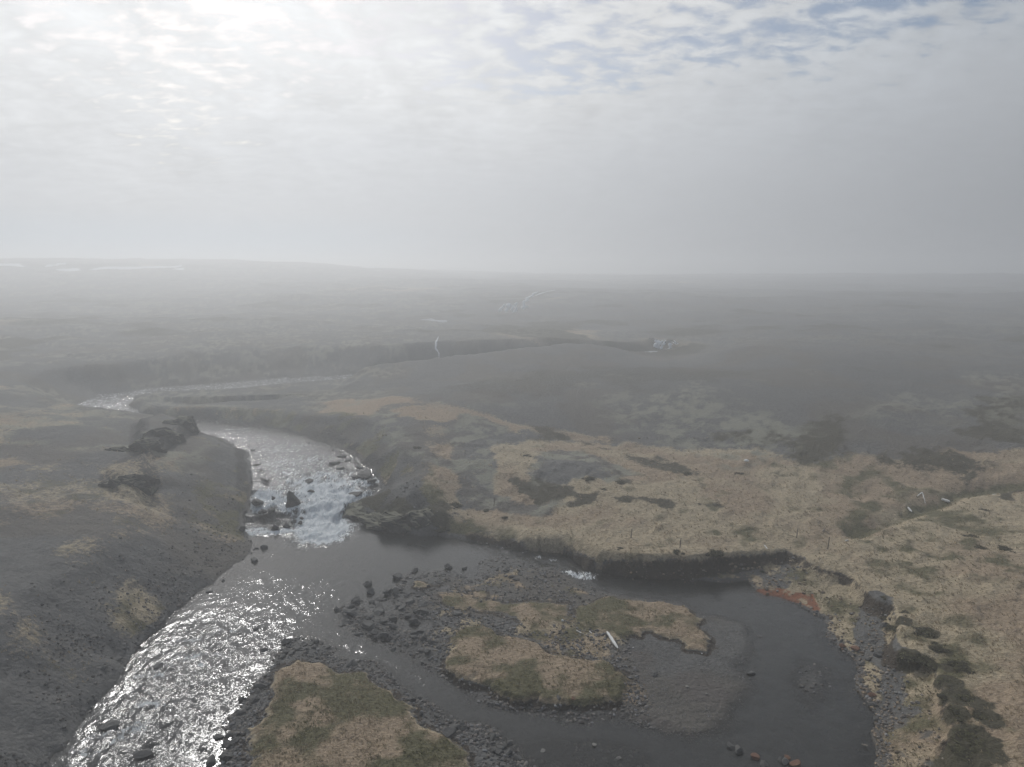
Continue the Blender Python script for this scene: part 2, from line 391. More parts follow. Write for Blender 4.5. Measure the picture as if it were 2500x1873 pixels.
RUST = poly('Z4', [(390, 250), (520, 250), (700, 275), (820, 320), (880, 390), (885, 410), (800, 390), (700, 340), (560, 300), (430, 280)], 0.1)
YELLOW = poly('Z4', [(800, 260), (900, 300), (1050, 290), (1080, 360), (1085, 520), (1080, 600), (980, 560), (920, 480), (920, 400), (860, 360)], 0.5)
SCREE = poly('Z4', [(1080, 330), (1220, 340), (1320, 390), (1330, 430), (1280, 480), (1250, 560), (1330, 640), (1490, 760), (1450, 860), (1440, 960), (1300, 1060), (1240, 940), (1220, 780), (1100, 640), (1085, 470)], 1.0)
MUD = [poly('Z3', p, 0.1) for p in (
    [(1330, 540), (1480, 530), (1540, 600), (1460, 620), (1380, 580)],
    [(1640, 740), (1700, 680), (1850, 700), (1960, 760), (2000, 820), (1960, 900), (1800, 880), (1700, 820)],
    [(1390, 720), (1470, 720), (1460, 860), (1400, 900)],
    [(1250, 940), (1500, 950), (1700, 1060), (1600, 1060), (1400, 1000)])]
CLIFFS = [poly('D', p[0], p[1]) for p in (
    ([(300, 935), (345, 915), (385, 904), (421, 903), (424, 925), (410, 940), (380, 955), (345, 985), (318, 1000), (300, 985)], 6.0),
    ([(240, 1030), (280, 1010), (315, 995), (325, 1030), (300, 1065), (262, 1065), (238, 1050)], 6.0))]
SLOPE_DARK = poly('D', [(415, 905, 5), (560, 918, 5), (720, 955, 4.5), (790, 990, 4), (850, 1040, 3.6), (905, 1075, 3), (985, 1085, 2.4), (975, 1140, 1.5), (820, 1140, .5), (750, 1103, 0.5), (820, 1050, 2.5), (716, 962, 3.3), (578, 926, 3.7)])

INNER_BEND = poly('D', [(285, 872, 5.2), (300, 850, 5.2), (345, 845, 5.2), (480, 841, 5.4), (640, 825, 5.6), (775, 815, 5.8), (790, 835, 5.8), (700, 852, 5.8), (600, 866, 5.6), (450, 872, 5.5), (345, 880, 5.3)])
RIM_HEATH = [(1400, 450, 120), (1570, 545, 190), (1455, 680, 190), (1620, 650, 130), (1680, 770, 130), (1790, 780, 130), (1690, 865, 170), (1820, 1010, 240), (1960, 1155, 150), (1760, 1100, 130), (1880, 1290, 220), (1800, 1400, 220), (1960, 1390, 170)]
def terrain(x, y, full=True):
    r = np.hypot(x, y)
    b = base_height(x, y)
    # natural unevenness growing with distance
    n_fine = fbm(x, y, 2.2, 4, 1)
    n_mid = fbm(x, y, 14.0, 4, 2)
    n_big = fbm(x, y, 70.0, 4, 3)
    n_huge = fbm(x, y, 420.0, 5, 4)
    dG, zG, sG = line_near(x, y, GORGE)
    far = sstep(r, 120, 280) * (0.25 + 0.75 * sstep(dG, 12, 60))
    b = b + n_mid * (0.22 + 1.1 * far) + n_big * (0.15 + 2.2 * far) + n_huge * (5.0 * sstep(r, 350, 800) * sstep(x, 60, -160))
    wx = x + 0.55 * fbm(x, y, 2.6, 3, 9) + 0.25 * n_fine
    wy = y + 0.55 * fbm(x, y, 2.6, 3, 10) + 0.25 * fbm(x, y, 1.1, 2, 12)
    sp_ = sdf(wx, wy, POOL, 40); su = sdf(wx, wy, UPPER, 40)
    W = np.minimum(sp_, su)
    sb = sdf(wx, wy, BAR, 20); sf = sdf(wx, wy, FORE, 20)
    dC, zC, sC = line_near(x, y, PZ)
    near = r < 240
    yl = y + 0.9 * n_fine
    zU = np.where(x < -23.2, np.minimum(zC, 0.85 * sstep(yl, 78.9, 79.7) + 0.33 * np.maximum(0.0, y - 84.0)), zC)
    zl = np.where(y < 112, np.minimum(zC + 0.2, 3.3 * sstep(y, 76, 104)), zC)
    zw = np.where(W > 0, zl, np.where(su < 0, zU, 0.0))
    k = bank_k(x, y)
    # land rising from the water
    dl = np.maximum(W, 0)
    prof = zw + 0.06 + k * dl * (1 + 0.25 * n_mid) + 0.08 * n_fine + 0.3 * np.maximum(dl - 5.0, 0) * sstep(r, 95, 125) + 3.0 * np.maximum(dl - 22.0, 0)
    sm = sdf(wx, wy, MEADOW, 30)
    wl = sstep(x, 14, 4)
    S = sstep(-sm, -0.35 - 0.9 * wl, 0.55 + 1.6 * wl)
    dome = 0.5 * S
    land = np.minimum(b, prof)
    # soft shoulder where slope meets the terrace
    kk = 0.6
    hh = np.clip(0.5 + 0.5 * (prof - b) / kk, 0, 1)
    land = prof * (1 - hh) + b * hh - kk * hh * (1 - hh)
    land = np.where(S > 0, np.maximum(land, land * (1 - S) + b * S), land)
    # hummocky turf on the meadow
    hum = np.maximum(fbm(x, y, 1.5, 3, 21), -0.2) * 0.34 + fbm(x, y, 4.5, 2, 22) * 0.15
    land = land + hum * sstep(dl, 1.0, 4.0) * S
    rough = sstep(dl, 3.0, 8.0) * (1 - S) * sstep(r, 400, 200)
    land = land + rough * (0.30 * np.abs(fbm(x, y, 3.2, 4, 23)) + 0.34 * fbm(x, y, 7.5, 3, 24)) * (0.55 + 0.45 * sstep(-x, 5, 20))
    # steep rock steps on the left hill
    cl = np.zeros_like(x)
    for i, pg in enumerate(CLIFFS):
        s = sdf(x + 0.8 * fbm(x, y, 3, 3, 31 + i), y + 0.8 * fbm(x, y, 3, 3, 33 + i), pg, 12)
        cl = np.maximum(cl, sstep(-s, -0.5, 0.9) * (1.2 if i == 0 else 0.8))
    land = land + cl
    ib = sstep(-sdf(x, y, INNER_BEND, 15), -1.0, 5.0)
    land = land - ib * np.maximum(land - (zw + 0.12 + 0.012 * dl + 0.1 * n_fine), 0)
    # dry ditch on the right
    dd, _, _ = line_near(x, y, DITCH)
    land = land - 0.9 * np.exp(-(dd / 1.5) ** 2)
    # river bed
    di = np.maximum(-W, 0)
    shallow = np.where((x > 6) & (y < 80), 0.34, 0.75)
    bed = zw - 0.05 - np.minimum(shallow, 0.16 * di) - 0.06 * n_fine - 0.05 * n_mid
    rb = sdf(x, y, poly('Z4', [(640, 820), (720, 740), (850, 760), (900, 830), (880, 950), (760, 1040), (700, 980), (660, 900)]), 8)
    bed = np.maximum(bed, -0.10 + 0.13 * sstep(-rb, -0.6, 1.2) - 0.3 * sstep(rb, 0, 1) + 0.05 * n_fine)
    rf = sdf(x, y, poly('Z3', [(540, 1130), (800, 1100), (1200, 1120), (1450, 1180), (1500, 1320), (900, 1500), (700, 1300)]), 8)
    bed = np.maximum(bed, -0.13 + 0.06 * n_fine + 0.05 * n_mid - 0.4 * sstep(rf, -0.5, 1))
    h = np.where(W > 0, land, bed)
    # stony bars
    def bar(s, top):
        return np.minimum(-0.03 + 0.16 * np.maximum(-s, 0) - 0.5 * np.maximum(s, 0), top) + 0.11 * n_fine + 0.10 * n_mid
    # shallow pools among the stones at the left end of the bar
    hb = bar(sb, 0.26 - 0.14 * sstep(x, 8.5, 11.0))
    for px, py, rr in (('Z2', (1240, 500), 1.3), ('Z2', (1120, 500), 1.0), ('Z2', (1450, 430), 1.0), ('Z2', (1330, 620), 1.3), ('Z2', (1480, 630), 1.2), ('Z2', (1610, 380), 0.9)):
        qx, qy = at(px, *py)
        hb = hb - 0.42 * np.exp(-((x - qx) ** 2 + ((y - qy) / 1.3) ** 2) / rr ** 2)
    hf = bar(sf, 0.30)
    inb = np.maximum(hb, hf)
    # sand ripples at the end of the bar
    rx, ry = at('Z3', 1900, 960)
    rip = np.exp(-(((x - rx) / 4.2) ** 2 + ((y - ry) / 2.6) ** 2))
    inb = inb - 0.06 * rip * np.maximum(0, np.sin(((y - ry) * 1.0 + 0.05 * (x - rx) ** 2 + 0.2 * n_fine) * 5.6)) ** 4
    h = np.where(W <= 0, np.maximum(h, inb), h)
    turf = np.zeros_like(x)
    lip = np.zeros_like(x)
    for pg, lift, wd in [(TURF_A, 0.50, 0.6), (TURF_B, 0.28, 0.6), (TURF_C, 0.42, 0.9), (TURF_B2, 0.16, 1.0)] + [(p, 0.24, 0.5) for p in TUSSOCK]:
        s = sdf(wx, wy, pg, 8) + 0.55 * fbm(x, y, 1.0, 3, 44) + 0.25
        if pg is TURF_B2:
            s = s + 0.8 * np.maximum(0, fbm(x, y, 2.4, 3, 41))
        t = sstep(-s, -0.10, wd)
        h = np.where(t > 0, np.maximum(h, 0.12) * (1 - t) + t * np.maximum(h, 0.14 + lift + 0.10 * n_mid + 0.10 * n_fine + 0.25 * sstep(-s, 0.3, 3.0) * lift), h)
        turf = np.maximum(turf, t)
        lip = np.maximum(lip, sstep(-s, -0.35, 0.0) * sstep(s, -0.32, -0.05))
    # gorge further up the valley
    gf = zG + 0.75 * np.maximum(dG - 3.2, 0) * (1 + 0.4 * n_mid) + 0.4 * n_fine - 0.25
    h = np.where((y > 150) & (x > -42), np.minimum(h, np.maximum(gf, zG - 0.3)), h)
    out = dict(h=h, W=W, zw=zw, sb=sb, sf=sf, su=su, sp=sp_, r=r, S=S, turf=turf, k=k)
    if not full:
        return out
    # ---------------- surface masks
    e1 = fbm(x, y, 5.0, 4, 51); e2 = fbm(x, y, 1.6, 3, 52); e3 = fbm(x, y, 24.0, 4, 53); e4 = fbm(x, y, 90.0, 4, 54)
    ed = 0.9 * e1 + 0.5 * e2
    def m(pg, soft=0.8, wob=1.6, mg=14):
        return sstep(-(sdf(x, y, pg, mg) + wob * ed), -soft, soft)
    onland = sstep(W, 0.1, 0.9)
    grass = np.zeros_like(x); moss = grass.copy(); heath = grass.copy(); rock = grass.copy()
    green = grass.copy(); dirt = grass.copy(); rust = grass.copy(); dark = grass.copy()
    wide = sstep(r, 150, 230)
    # right meadow
    upm = sstep(y, 82, 96)
    grass = np.maximum(grass, S * sstep(-(sm + upm * (3.5 + 7 * e3 + 3 * ed)), 0.0 - 3 * upm, 0.6 + 3 * upm))
    grass = np.maximum(grass, sstep(-(sdf(x, y, BROWN_BAND, 30) + 5 * e3 + 3 * ed), -3, 3) * 0.9)
    brown = sstep(-(sdf(x, y, BROWN_BAND, 30) + 5 * e3 + 3 * ed), -3, 3)
    # low terrace below the cut bank
    terr = onland * (1 - S) * sstep(x, 8, 14) * sstep(y, 92, 84)
    grass = np.maximum(grass, terr * sstep(ed + 0.25 * e3, -0.6, 0.05))
    green = np.maximum(green, terr * 0.55)
    ym = m(YELLOW, 0.4, 0.5)
    grass = np.maximum(grass, ym); green = np.maximum(green, ym * 0.5)
    scr = m(SCREE, 0.4, 0.6)
    grass *= 1 - scr * 0.93
    # meadow foot along the right channel: dark grassy bank
    lb = onland * (1 - S) * sstep(x, -12, -6) * sstep(y, 100, 94) * sstep(y, 68, 72) * sstep(x, 22, 16)
    grass = np.maximum(grass, lb * 0.9); green = np.maximum(green, lb * 0.8)
    gh = sstep(-(sdf(x, y, GRAVEL_HILL, 40) + 9 * e3 + 5 * ed), -5, 5)
    grass *= 1 - gh
    for pg in LEFT_TAN:
        grass = np.maximum(grass, m(pg, 2.2, 2.6) * onland * (0.6 if pg is LEFT_TAN[0] else 0.42))
        green = np.maximum(green, 0.4 * m(pg, 2.2, 2.6))
    left = sstep(-x, 6, 10) * onland * sstep(y, 140, 120)
    up_left = left * sstep(W, 5.0, 9.0)
    grass = np.maximum(grass, up_left * 0.5 * sstep(0.6 * e3 + e1 * 0.7, -0.15, 0.5))
    lowl = left * sstep(y, 68, 80) * sstep(W, 8.5, 4.0)
    grass = np.maximum(grass, lowl * 0.62 * sstep(ed + e3 * 0.3, -0.3, 0.3)); green = np.maximum(green, lowl * 0.9)
    grass = np.maximum(grass, turf * sstep(ed + 0.9 * turf, -0.1, 0.3))
    green = np.maximum(green, turf * sstep(e3 * 0.5 + e1 * 0.8 + 0.02, -0.1, 0.55) * 0.8)
    creep = sstep(-sb, 1.0, 2.2) * sstep(x, -9, -6) * sstep(x, 11, 8) * (W <= 0)
    grass = np.maximum(grass, creep * 0.62 * sstep(ed + 0.5 * e3, -0.1, 0.5)); green = np.maximum(green, creep * 0.35)
    for i, pg in enumerate(GREEN):
        green = np.maximum(green, m(pg, 2, 3) * sstep(e1 + e2, -0.4, 0.5) * 0.8)
    green = np.maximum(green, S * 0.45 * sstep(e3 + 0.5 * e1, 0.05, 0.5))
    dm = np.exp(-(dd / 1.3) ** 2)
    green = np.maximum(green, dm); grass = np.maximum(grass, dm * 0.8)
    # moss and lichen crust
    moss = np.maximum(moss, m(MOSS_1, 3, 5, 25) * 0.85)
    moss = np.maximum(moss, m(MOSS_2, 1.2, 2.0) * 0.9)
    mo = m(MOUND, 1.0, 1.4)
    moss = np.maximum(moss, mo * 0.9)
    mg_ = m(MOUND_GRAVEL, 0.8, 1.0)
    moss *= 1 - mg_; grass *= 1 - np.maximum(mo * 0.8, mg_)
    grass *= 1 - 0.85 * m(MOSS_2, 1.0, 1.5)
    lh = sstep(-x, 20, 28) * sstep(y, 84, 92) * onland
    moss = np.maximum(moss, lh * 0.75 * sstep(e1 + 0.5 * e3, -0.25, 0.3))
    upb = sstep(x, -34, -26) * sstep(x, 2, -6) * sstep(y, 92, 98) * onland * (1 - gh)
    moss = np.maximum(moss, upb * 0.55 * sstep(e1 + e3, -0.1, 0.5) * sstep(y, 135, 115))
    farmoss = wide * (0.25 + 0.75 * sstep(e3 * 0.7 + e4 * 0.6, -0.15, 0.35))
    moss = np.maximum(moss, farmoss * 0.42)
    heath = np.maximum(heath, wide * 0.8 * sstep(-e3 + e4 * 0.6, 0.05, 0.45))
    grass = np.maximum(grass, wide * 0.6 * sstep(e4 - 0.3 * e3, 0.1, 0.5))
    gh2 = gh * sstep(e3 + 0.5 * e1, -0.05, 0.5)
    moss = np.maximum(moss, gh2 * 0.62)
    heath = np.maximum(heath, gh * 0.45 * sstep(e4 - 0.6 * e3 + 0.3 * e1, 0.1, 0.5))
    for pg in HEATH:
        fr_ = 1.0 if pg[0][1] < 92 else 2.2
        heath = np.maximum(heath, m(pg, 0.9 * fr_, 1.7 * fr_, 16) * (0.95 if fr_ < 2 else 0.75))
    for cx_, cy_, cw_ in RIM_HEATH:
        qx, qy = at('Z4', cx_, cy_, 2.2)
        q_ = np.sqrt((x - qx) ** 2 + ((y - qy) / 1.25) ** 2) / (cw_ * 0.0062) + 0.55 * ed
        heath = np.maximum(heath, sstep(q_, 1.15, 0.55))
    # steep earthy and rocky faces
    dirt = np.maximum(dirt, lip)
    dirt = np.maximum(dirt, sstep(-sm, -1.0, -0.2) * sstep(sm, -0.5, 0.0) * sstep(x, -8, -4) * sstep(W, 14, 9))
    sd_ = m(SLOPE_DARK, 0.8, 1.2, 12)
    heath = np.maximum(heath, sd_ * 0.75 * sstep(e1 + e2 * 0.5, -0.35, 0.2) * onland)
    rock = np.maximum(rock, sd_ * onland * sstep(W, 5.0, 1.0) * 0.9)
    fl = sstep(W, 3.2, 0.8) * onland * sstep(su, 3.4, 1.0) * sstep(y, 74, 80) * sstep(y, 118, 105)
    rock = np.maximum(rock, fl * 0.85)
    for pg in CLIFFS:
        s = sdf(x, y, pg, 12)
        rock = np.maximum(rock, sstep(s, 1.6, 0.4) * sstep(-s, 2.2, 0.6))
    gw = np.where((y > 150) & (x > -42), sstep(dG, 12, 5), 0)
    rock = np.maximum(rock, gw * 0.5); moss *= 1 - 0.6 * gw
    for pg in MUD:
        dark = np.maximum(dark, m(pg, 0.5, 0.6))
    rust = m(RUST, 0.22, 0.35)
    wet = sstep(h - zw, 0.14, -0.01) * (W < 1.5)
    out.update(grass=grass, moss=moss, heath=heath, rock=rock, green=green, dirt=dirt, rust=rust, brown=brown, mud=dark, wet=wet * (r < 200))
    return out
# ------------------------------------------------------------------ materials
def new_mat(name):
    m = bpy.data.materials.new(name)
    m.use_nodes = True
    return m, NT(m.node_tree)
def finish(t, bsdf):
    o = t.n('ShaderNodeOutputMaterial')
    t.t.links.new(bsdf.outputs[0], o.inputs['Surface'])
def principled(t, col, rough, normal=None, spec=0.3):
    p = t.n('ShaderNodeBsdfPrincipled')
    t.val(p.inputs['Base Color'], col)
    t.val(p.inputs['Roughness'], rough)
    t.val(p.inputs['Specular IOR Level'], spec)
    if normal is not None:
        t.t.links.new(normal, p.inputs['Normal'])
    return p
def bump(t, h, strength, dist, normal=None):
    b = t.n('ShaderNodeBump')
    t.val(b.inputs['Strength'], strength)
    b.inputs['Distance'].default_value = dist
    t.t.links.new(h, b.inputs['Height'])
    if normal is not None:
        t.t.links.new(normal, b.inputs['Normal'])
    return b.outputs[0]
def attr(t, name):
    a = t.n('ShaderNodeAttribute')
    a.attribute_name = name
    return a

def ground_material():
    m, t = new_mat("ground")
    P = t.n('ShaderNodeNewGeometry').outputs['Position']
    a = attr(t, "cover_a"); b = attr(t, "cover_b"); c_ = attr(t, "cover_c")
    sa = t.n('ShaderNodeSeparateColor'); t.t.links.new(a.outputs['Color'], sa.inputs[0])
    sb = t.n('ShaderNodeSeparateColor'); t.t.links.new(b.outputs['Color'], sb.inputs[0])
    sc = t.n('ShaderNodeSeparateColor'); t.t.links.new(c_.outputs['Color'], sc.inputs[0])
    grass, moss, heath = sa.outputs; rock = a.outputs['Alpha']
    green, dirt, wet = sb.outputs; rust = b.outputs['Alpha']
    mud, vary, n1 = sc.outputs
    n2 = t.noise(P, 2.4, 4, 0.68); n3 = t.noise(P, 8.5, 2, 0.6)
    v1 = t.voro(P, 3.4)
    # gravel
    g = t.mix(v1.outputs['Color'], (0.078, 0.077, 0.074, 1), (0.170, 0.166, 0.157, 1))
    g = t.mix(t.math('MULTIPLY', n3, 0.9), g, t.mix(n2, (0.055, 0.055, 0.054, 1), (0.175, 0.170, 0.158, 1)))
    g = t.mix(t.step(vary, 0.45, 0.75), g, t.mix(n2, (0.080, 0.074, 0.064, 1), (0.165, 0.150, 0.130, 1)))
    mudc = t.mix(n2, (0.085, 0.076, 0.069, 1), (0.130, 0.117, 0.106, 1))
    col = t.mix(mud, g, mudc)
    rk = t.mix(n2, (0.030, 0.030, 0.030, 1), (0.090, 0.086, 0.078, 1))
    rk = t.mix(t.step(n3, 0.55, 0.75), rk, (0.14, 0.136, 0.118, 1))
    def lay(col, fac, new, nz, gain=1.6):
        f = t.math('ADD', t.math('MULTIPLY', fac, gain), t.math('MULTIPLY', t.math('SUBTRACT', nz, 0.5), 1.8))
        f = t.math('MULTIPLY', t.step(f, 0.35, 0.95), t.step(fac, 0.0, 0.12))
        return t.mix(f, col, new)
    col = lay(col, rock, rk, n2)
    col = lay(col, rust, t.mix(n2, (0.25, 0.088, 0.038, 1), (0.19, 0.085, 0.050, 1)), n3, 1.8)
    # dry grass with greener and paler strands
    st = t.noise(t.mapping(P, (1.6, 5.0, 1), (0, 0, 0.45)), 2.0, 4, 0.75, 0.9)
    ss = t.step(st, 0.30, 0.70)
    dry = t.mix(ss, (0.225, 0.177, 0.113, 1), (0.54, 0.447, 0.307, 1))
    dry2 = t.mix(ss, (0.190, 0.140, 0.092, 1), (0.45, 0.345, 0.240, 1))
    dry = t.mix(t.step(vary, 0.35, 0.75), dry, dry2)
    grn = t.mix(ss, (0.060, 0.056, 0.028, 1), (0.175, 0.160, 0.088, 1))
    gf = t.math('ADD', green, t.math('MULTIPLY', t.math('SUBTRACT', n1, 0.5), 1.2))
    gcol = t.mix(t.step(gf, 0.20, 0.85), dry, grn)
    gcol = t.mix(t.math('MULTIPLY', t.step(n2, 0.62, 0.80), 0.4), gcol, (0.085, 0.060, 0.036, 1))
    col = lay(col, dirt, t.mix(n2, (0.030, 0.024, 0.018, 1), (0.080, 0.064, 0.048, 1)), n2)
    col = lay(col, grass, gcol, n2)
    hth = t.mix(n3, (0.034, 0.031, 0.019, 1), (0.090, 0.080, 0.050, 1))
    col = lay(col, heath, hth, n2, 1.4)
    # moss crust in broken pale pads
    mm = t.math('ADD', t.math('MULTIPLY', n2, 0.55), t.math('MULTIPLY', n1, 0.95))
    mf = t.math('MULTIPLY', moss, t.step(mm, 0.55, 0.98))
    mcol = t.mix(n3, (0.15, 0.146, 0.110, 1), (0.37, 0.36, 0.285, 1))
    col = t.mix(mf, col, mcol)
    # damp margin
    dk = t.vmath('SCALE', col); dk.node.inputs['Scale'].default_value = 0.45
    col = t.mix(wet, col, dk)
    veg = t.math('MAXIMUM', grass, t.math('MAXIMUM', heath, moss), clamp=True)
    hgt = t.mix(veg, t.math('ADD', t.math('MULTIPLY', v1.outputs['Distance'], -0.28), t.math('MULTIPLY', n2, 0.9)), t.math('MULTIPLY', n2, 1.4))
    nb = bump(t, hgt, 0.9, 0.24)
    rg = t.math('MULTIPLY_ADD', wet, -0.40, 0.92)
    finish(t, principled(t, col, rg, nb, 0.25))
    return m

def water_material():
    m, t = new_mat("river_water")
    P = t.n('ShaderNodeNewGeometry').outputs['Position']
    a = attr(t, "flow")
    s = t.n('ShaderNodeSeparateColor'); t.t.links.new(a.outputs['Color'], s.inputs[0])
    turb, foam, depth = s.outputs
    fl = t.mapping(P, (1.15, 0.65, 1.0), (0, 0, 0.62))
    r1 = t.noise(fl, 1.6, 3, 0.55, 0.5); r2 = t.noise(fl, 4.2, 4, 0.6, 0.6); r3 = t.noise(P, 0.8, 2, 0.5)
    h = t.math('ADD', t.math('MULTIPLY', r1, 1.2), t.math('MULTIPLY', r2, 0.55))
    calm = t.noise(t.mapping(P, (0.8, 1.8, 1)), 2.6, 3, 0.6, 0.3)
    st = t.math('MULTIPLY_ADD', turb, 1.0, 0.05)
    b1 = t.n('ShaderNodeBump'); t.t.links.new(st, b1.inputs['Strength']); b1.inputs['Distance'].default_value = 0.30
    t.t.links.new(h, b1.inputs['Height'])
    nb = bump(t, calm, 0.30, 0.035, b1.outputs[0])
    # clear-to-dark water body
    body = t.n('ShaderNodeBsdfDiffuse'); body.inputs['Color'].default_value = (0.050, 0.053, 0.052, 1)
    tr = t.n('ShaderNodeBsdfTransparent'); tr.inputs['Color'].default_value = (0.72, 0.71, 0.66, 1)
    mx = t.n('ShaderNodeMixShader'); t.t.links.new(depth, mx.inputs[0]); t.t.links.new(tr.outputs[0], mx.inputs[1]); t.t.links.new(body.outputs[0], mx.inputs[2])
    gl = t.n('ShaderNodeBsdfGlossy'); gl.inputs['Roughness'].default_value = 0.11; gl.inputs['Color'].default_value = (1, 1, 1, 1)
    t.t.links.new(nb, gl.inputs['Normal'])
    fr = t.n('ShaderNodeFresnel'); fr.inputs['IOR'].default_value = 1.333; t.t.links.new(nb, fr.inputs['Normal'])
    m2 = t.n('ShaderNodeMixShader'); t.t.links.new(fr.outputs[0], m2.inputs[0]); t.t.links.new(mx.outputs[0], m2.inputs[1]); t.t.links.new(gl.outputs[0], m2.inputs[2])
    # foam
    f1 = t.noise(t.mapping(P, (1.5, 0.6, 0.6), (0, 0, 0.2)), 2.2, 7, 0.7, 1.2)
    f2 = t.noise(P, 0.9, 4, 0.6)
    ff = t.math('ADD', t.math('MULTIPLY', foam, 1.25), t.math('MULTIPLY', t.math('SUBTRACT', t.math('ADD', f1, t.math('MULTIPLY', f2, 0.4)), 0.7), 2.6))
    ff = t.math('MULTIPLY', t.step(ff, 0.45, 0.95), t.step(foam, 0.02, 0.25))
    fd = t.n('ShaderNodeBsdfDiffuse'); t.val(fd.inputs['Color'], t.mix(t.step(f1, 0.3, 0.65), (0.70, 0.76, 0.77, 1), (0.96, 0.97, 0.97, 1)))
    t.t.links.new(bump(t, f1, 1.0, 0.4), fd.inputs['Normal'])
    m3 = t.n('ShaderNodeMixShader'); t.t.links.new(ff, m3.inputs[0]); t.t.links.new(m2.outputs[0], m3.inputs[1]); t.t.links.new(fd.outputs[0], m3.inputs[2])
    finish(t, m3)
    return m

def rock_material(name, lo, hi, pale, scale=2.5, wetlow=True):
    m, t = new_mat(name)
    o = t.n('ShaderNodeTexCoord').outputs['Object']
    oi = t.n('ShaderNodeObjectInfo')
    p = t.vmath('ADD', o, oi.outputs['Location'])
    n1 = t.noise(p, scale, 6, 0.65); n2 = t.noise(p, scale * 5, 4, 0.65)
    c = t.mix(n1, lo, hi)
    c = t.mix(t.step(n2, 0.56, 0.72), c, pale)
    c = t.mix(t.math('MULTIPLY', oi.outputs['Random'], 0.45), c, lo)
    nb = bump(t, t.math('ADD', n1, t.math('MULTIPLY', n2, 0.4)), 0.7, 0.12)
    finish(t, principled(t, c, 0.75, nb, 0.3))
    return m

def attr_material(name, layer, rough=0.85, scale=6.0, through=0.0):
    m, t = new_mat(name)
    P = t.n('ShaderNodeNewGeometry').outputs['Position']
    a = attr(t, layer)
    n = t.noise(P, scale, 4, 0.65)
    sc = t.vmath('SCALE', a.outputs['Color'])
    t.val(sc.node.inputs['Scale'], t.math('MULTIPLY_ADD', n, 1.1, 0.45))
    pb = principled(t, sc, rough, bump(t, n, 0.5, 0.05), 0.2)
    if through:
        tl = t.n('ShaderNodeBsdfTranslucent'); t.t.links.new(sc, tl.inputs['Color'])
        mx = t.n('ShaderNodeMixShader'); mx.inputs[0].default_value = through
        t.t.links.new(pb.outputs[0], mx.inputs[1]); t.t.links.new(tl.outputs[0], mx.inputs[2])
        pb = mx
    finish(t, pb)
    return m

def wood_material(name, lo, hi):
    m, t = new_mat(name)
    o = t.n('ShaderNodeTexCoord').outputs['Object']
    n = t.noise(t.mapping(o, (1.2, 14, 14)), 1.5, 5, 0.6, 0.4)
    finish(t, principled(t, t.mix(t.step(n, 0.3, 0.7), lo, hi), 0.8, bump(t, n, 0.5, 0.02), 0.25))
    return m

def plain_material(name, lo, hi, scale=3.0, rough=0.8):
    m, t = new_mat(name)
    P = t.n('ShaderNodeNewGeometry').outputs['Position']
    n = t.noise(P, scale, 5, 0.65)
    finish(t, principled(t, t.mix(n, lo, hi), rough, bump(t, n, 0.5, 0.1), 0.25))
    return m

M_GROUND = ground_material()
M_WATER = water_material()
M_BOULDER = rock_material("basalt_boulder", (0.055, 0.054, 0.052, 1), (0.160, 0.156, 0.146, 1), (0.25, 0.245, 0.23, 1))
M_CRAG = rock_material("dark_basalt", (0.040, 0.039, 0.036, 1), (0.115, 0.109, 0.098, 1), (0.20, 0.195, 0.165, 1), 1.4)
def mossy_crag():
    m, t = new_mat("mossy_basalt")
    geo = t.n('ShaderNodeNewGeometry')
    n1 = t.noise(geo.outputs['Position'], 1.4, 5, 0.65); n2 = t.noise(geo.outputs['Position'], 6.0, 3, 0.6)
    c = t.mix(n1, (0.045, 0.043, 0.040, 1), (0.12, 0.114, 0.102, 1))
    sz_ = t.n('ShaderNodeSeparateXYZ'); t.t.links.new(geo.outputs['Normal'], sz_.inputs[0])
    f = t.step(t.math('ADD', sz_.outputs[2], t.math('MULTIPLY', t.math('SUBTRACT', n1, 0.5), 1.2)), 0.25, 0.75)
    c = t.mix(f, c, t.mix(n2, (0.12, 0.112, 0.082, 1), (0.27, 0.255, 0.19, 1)))
    finish(t, principled(t, c, 0.9, bump(t, t.math('ADD', n1, t.math('MULTIPLY', n2, 0.4)), 0.8, 0.2), 0.2))
    return m
M_CRAGMOSS = mossy_crag()
M_RUSTROCK = rock_material("rusty_stone", (0.13, 0.065, 0.04, 1), (0.24, 0.13, 0.085, 1), (0.30, 0.20, 0.14, 1))
M_PALEROCK = rock_material("pale_stone", (0.20, 0.19, 0.17, 1), (0.36, 0.34, 0.31, 1), (0.45, 0.43, 0.40, 1))
M_STONE = attr_material("loose_stone", "tone", 0.85, 7.0)
M_GRASS = attr_material("dry_grass", "tone", 0.9, 3.0, 0.5)
M_HEATHER = attr_material("heather_leaf", "tone", 0.9, 4.0)
M_DRIFT = wood_material("bleached_wood", (0.62, 0.60, 0.56, 1), (0.86, 0.85, 0.82, 1))
M_POST = wood_material("weathered_post", (0.10, 0.085, 0.07, 1), (0.22, 0.19, 0.16, 1))
M_BRANCH = wood_material("grey_branch", (0.16, 0.13, 0.10, 1), (0.32, 0.28, 0.23, 1))
M_WHITE = plain_material("white_plastic", (0.78, 0.78, 0.76, 1), (0.86, 0.86, 0.84, 1), 8, 0.4)
M_SNOW = plain_material("old_snow", (0.72, 0.75, 0.78, 1), (0.88, 0.90, 0.92, 1), 0.2)
M_FALL = plain_material("falling_water", (0.84, 0.86, 0.87, 1), (0.90, 0.92, 0.93, 1), 1.8, 0.5)
M_STREAM = plain_material("bright_water", (0.45, 0.47, 0.49, 1), (0.66, 0.68, 0.70, 1), 0.5, 0.25)
M_WIRE = plain_material("fence_wire", (0.08, 0.08, 0.08, 1), (0.14, 0.13, 0.12, 1), 8, 0.6)

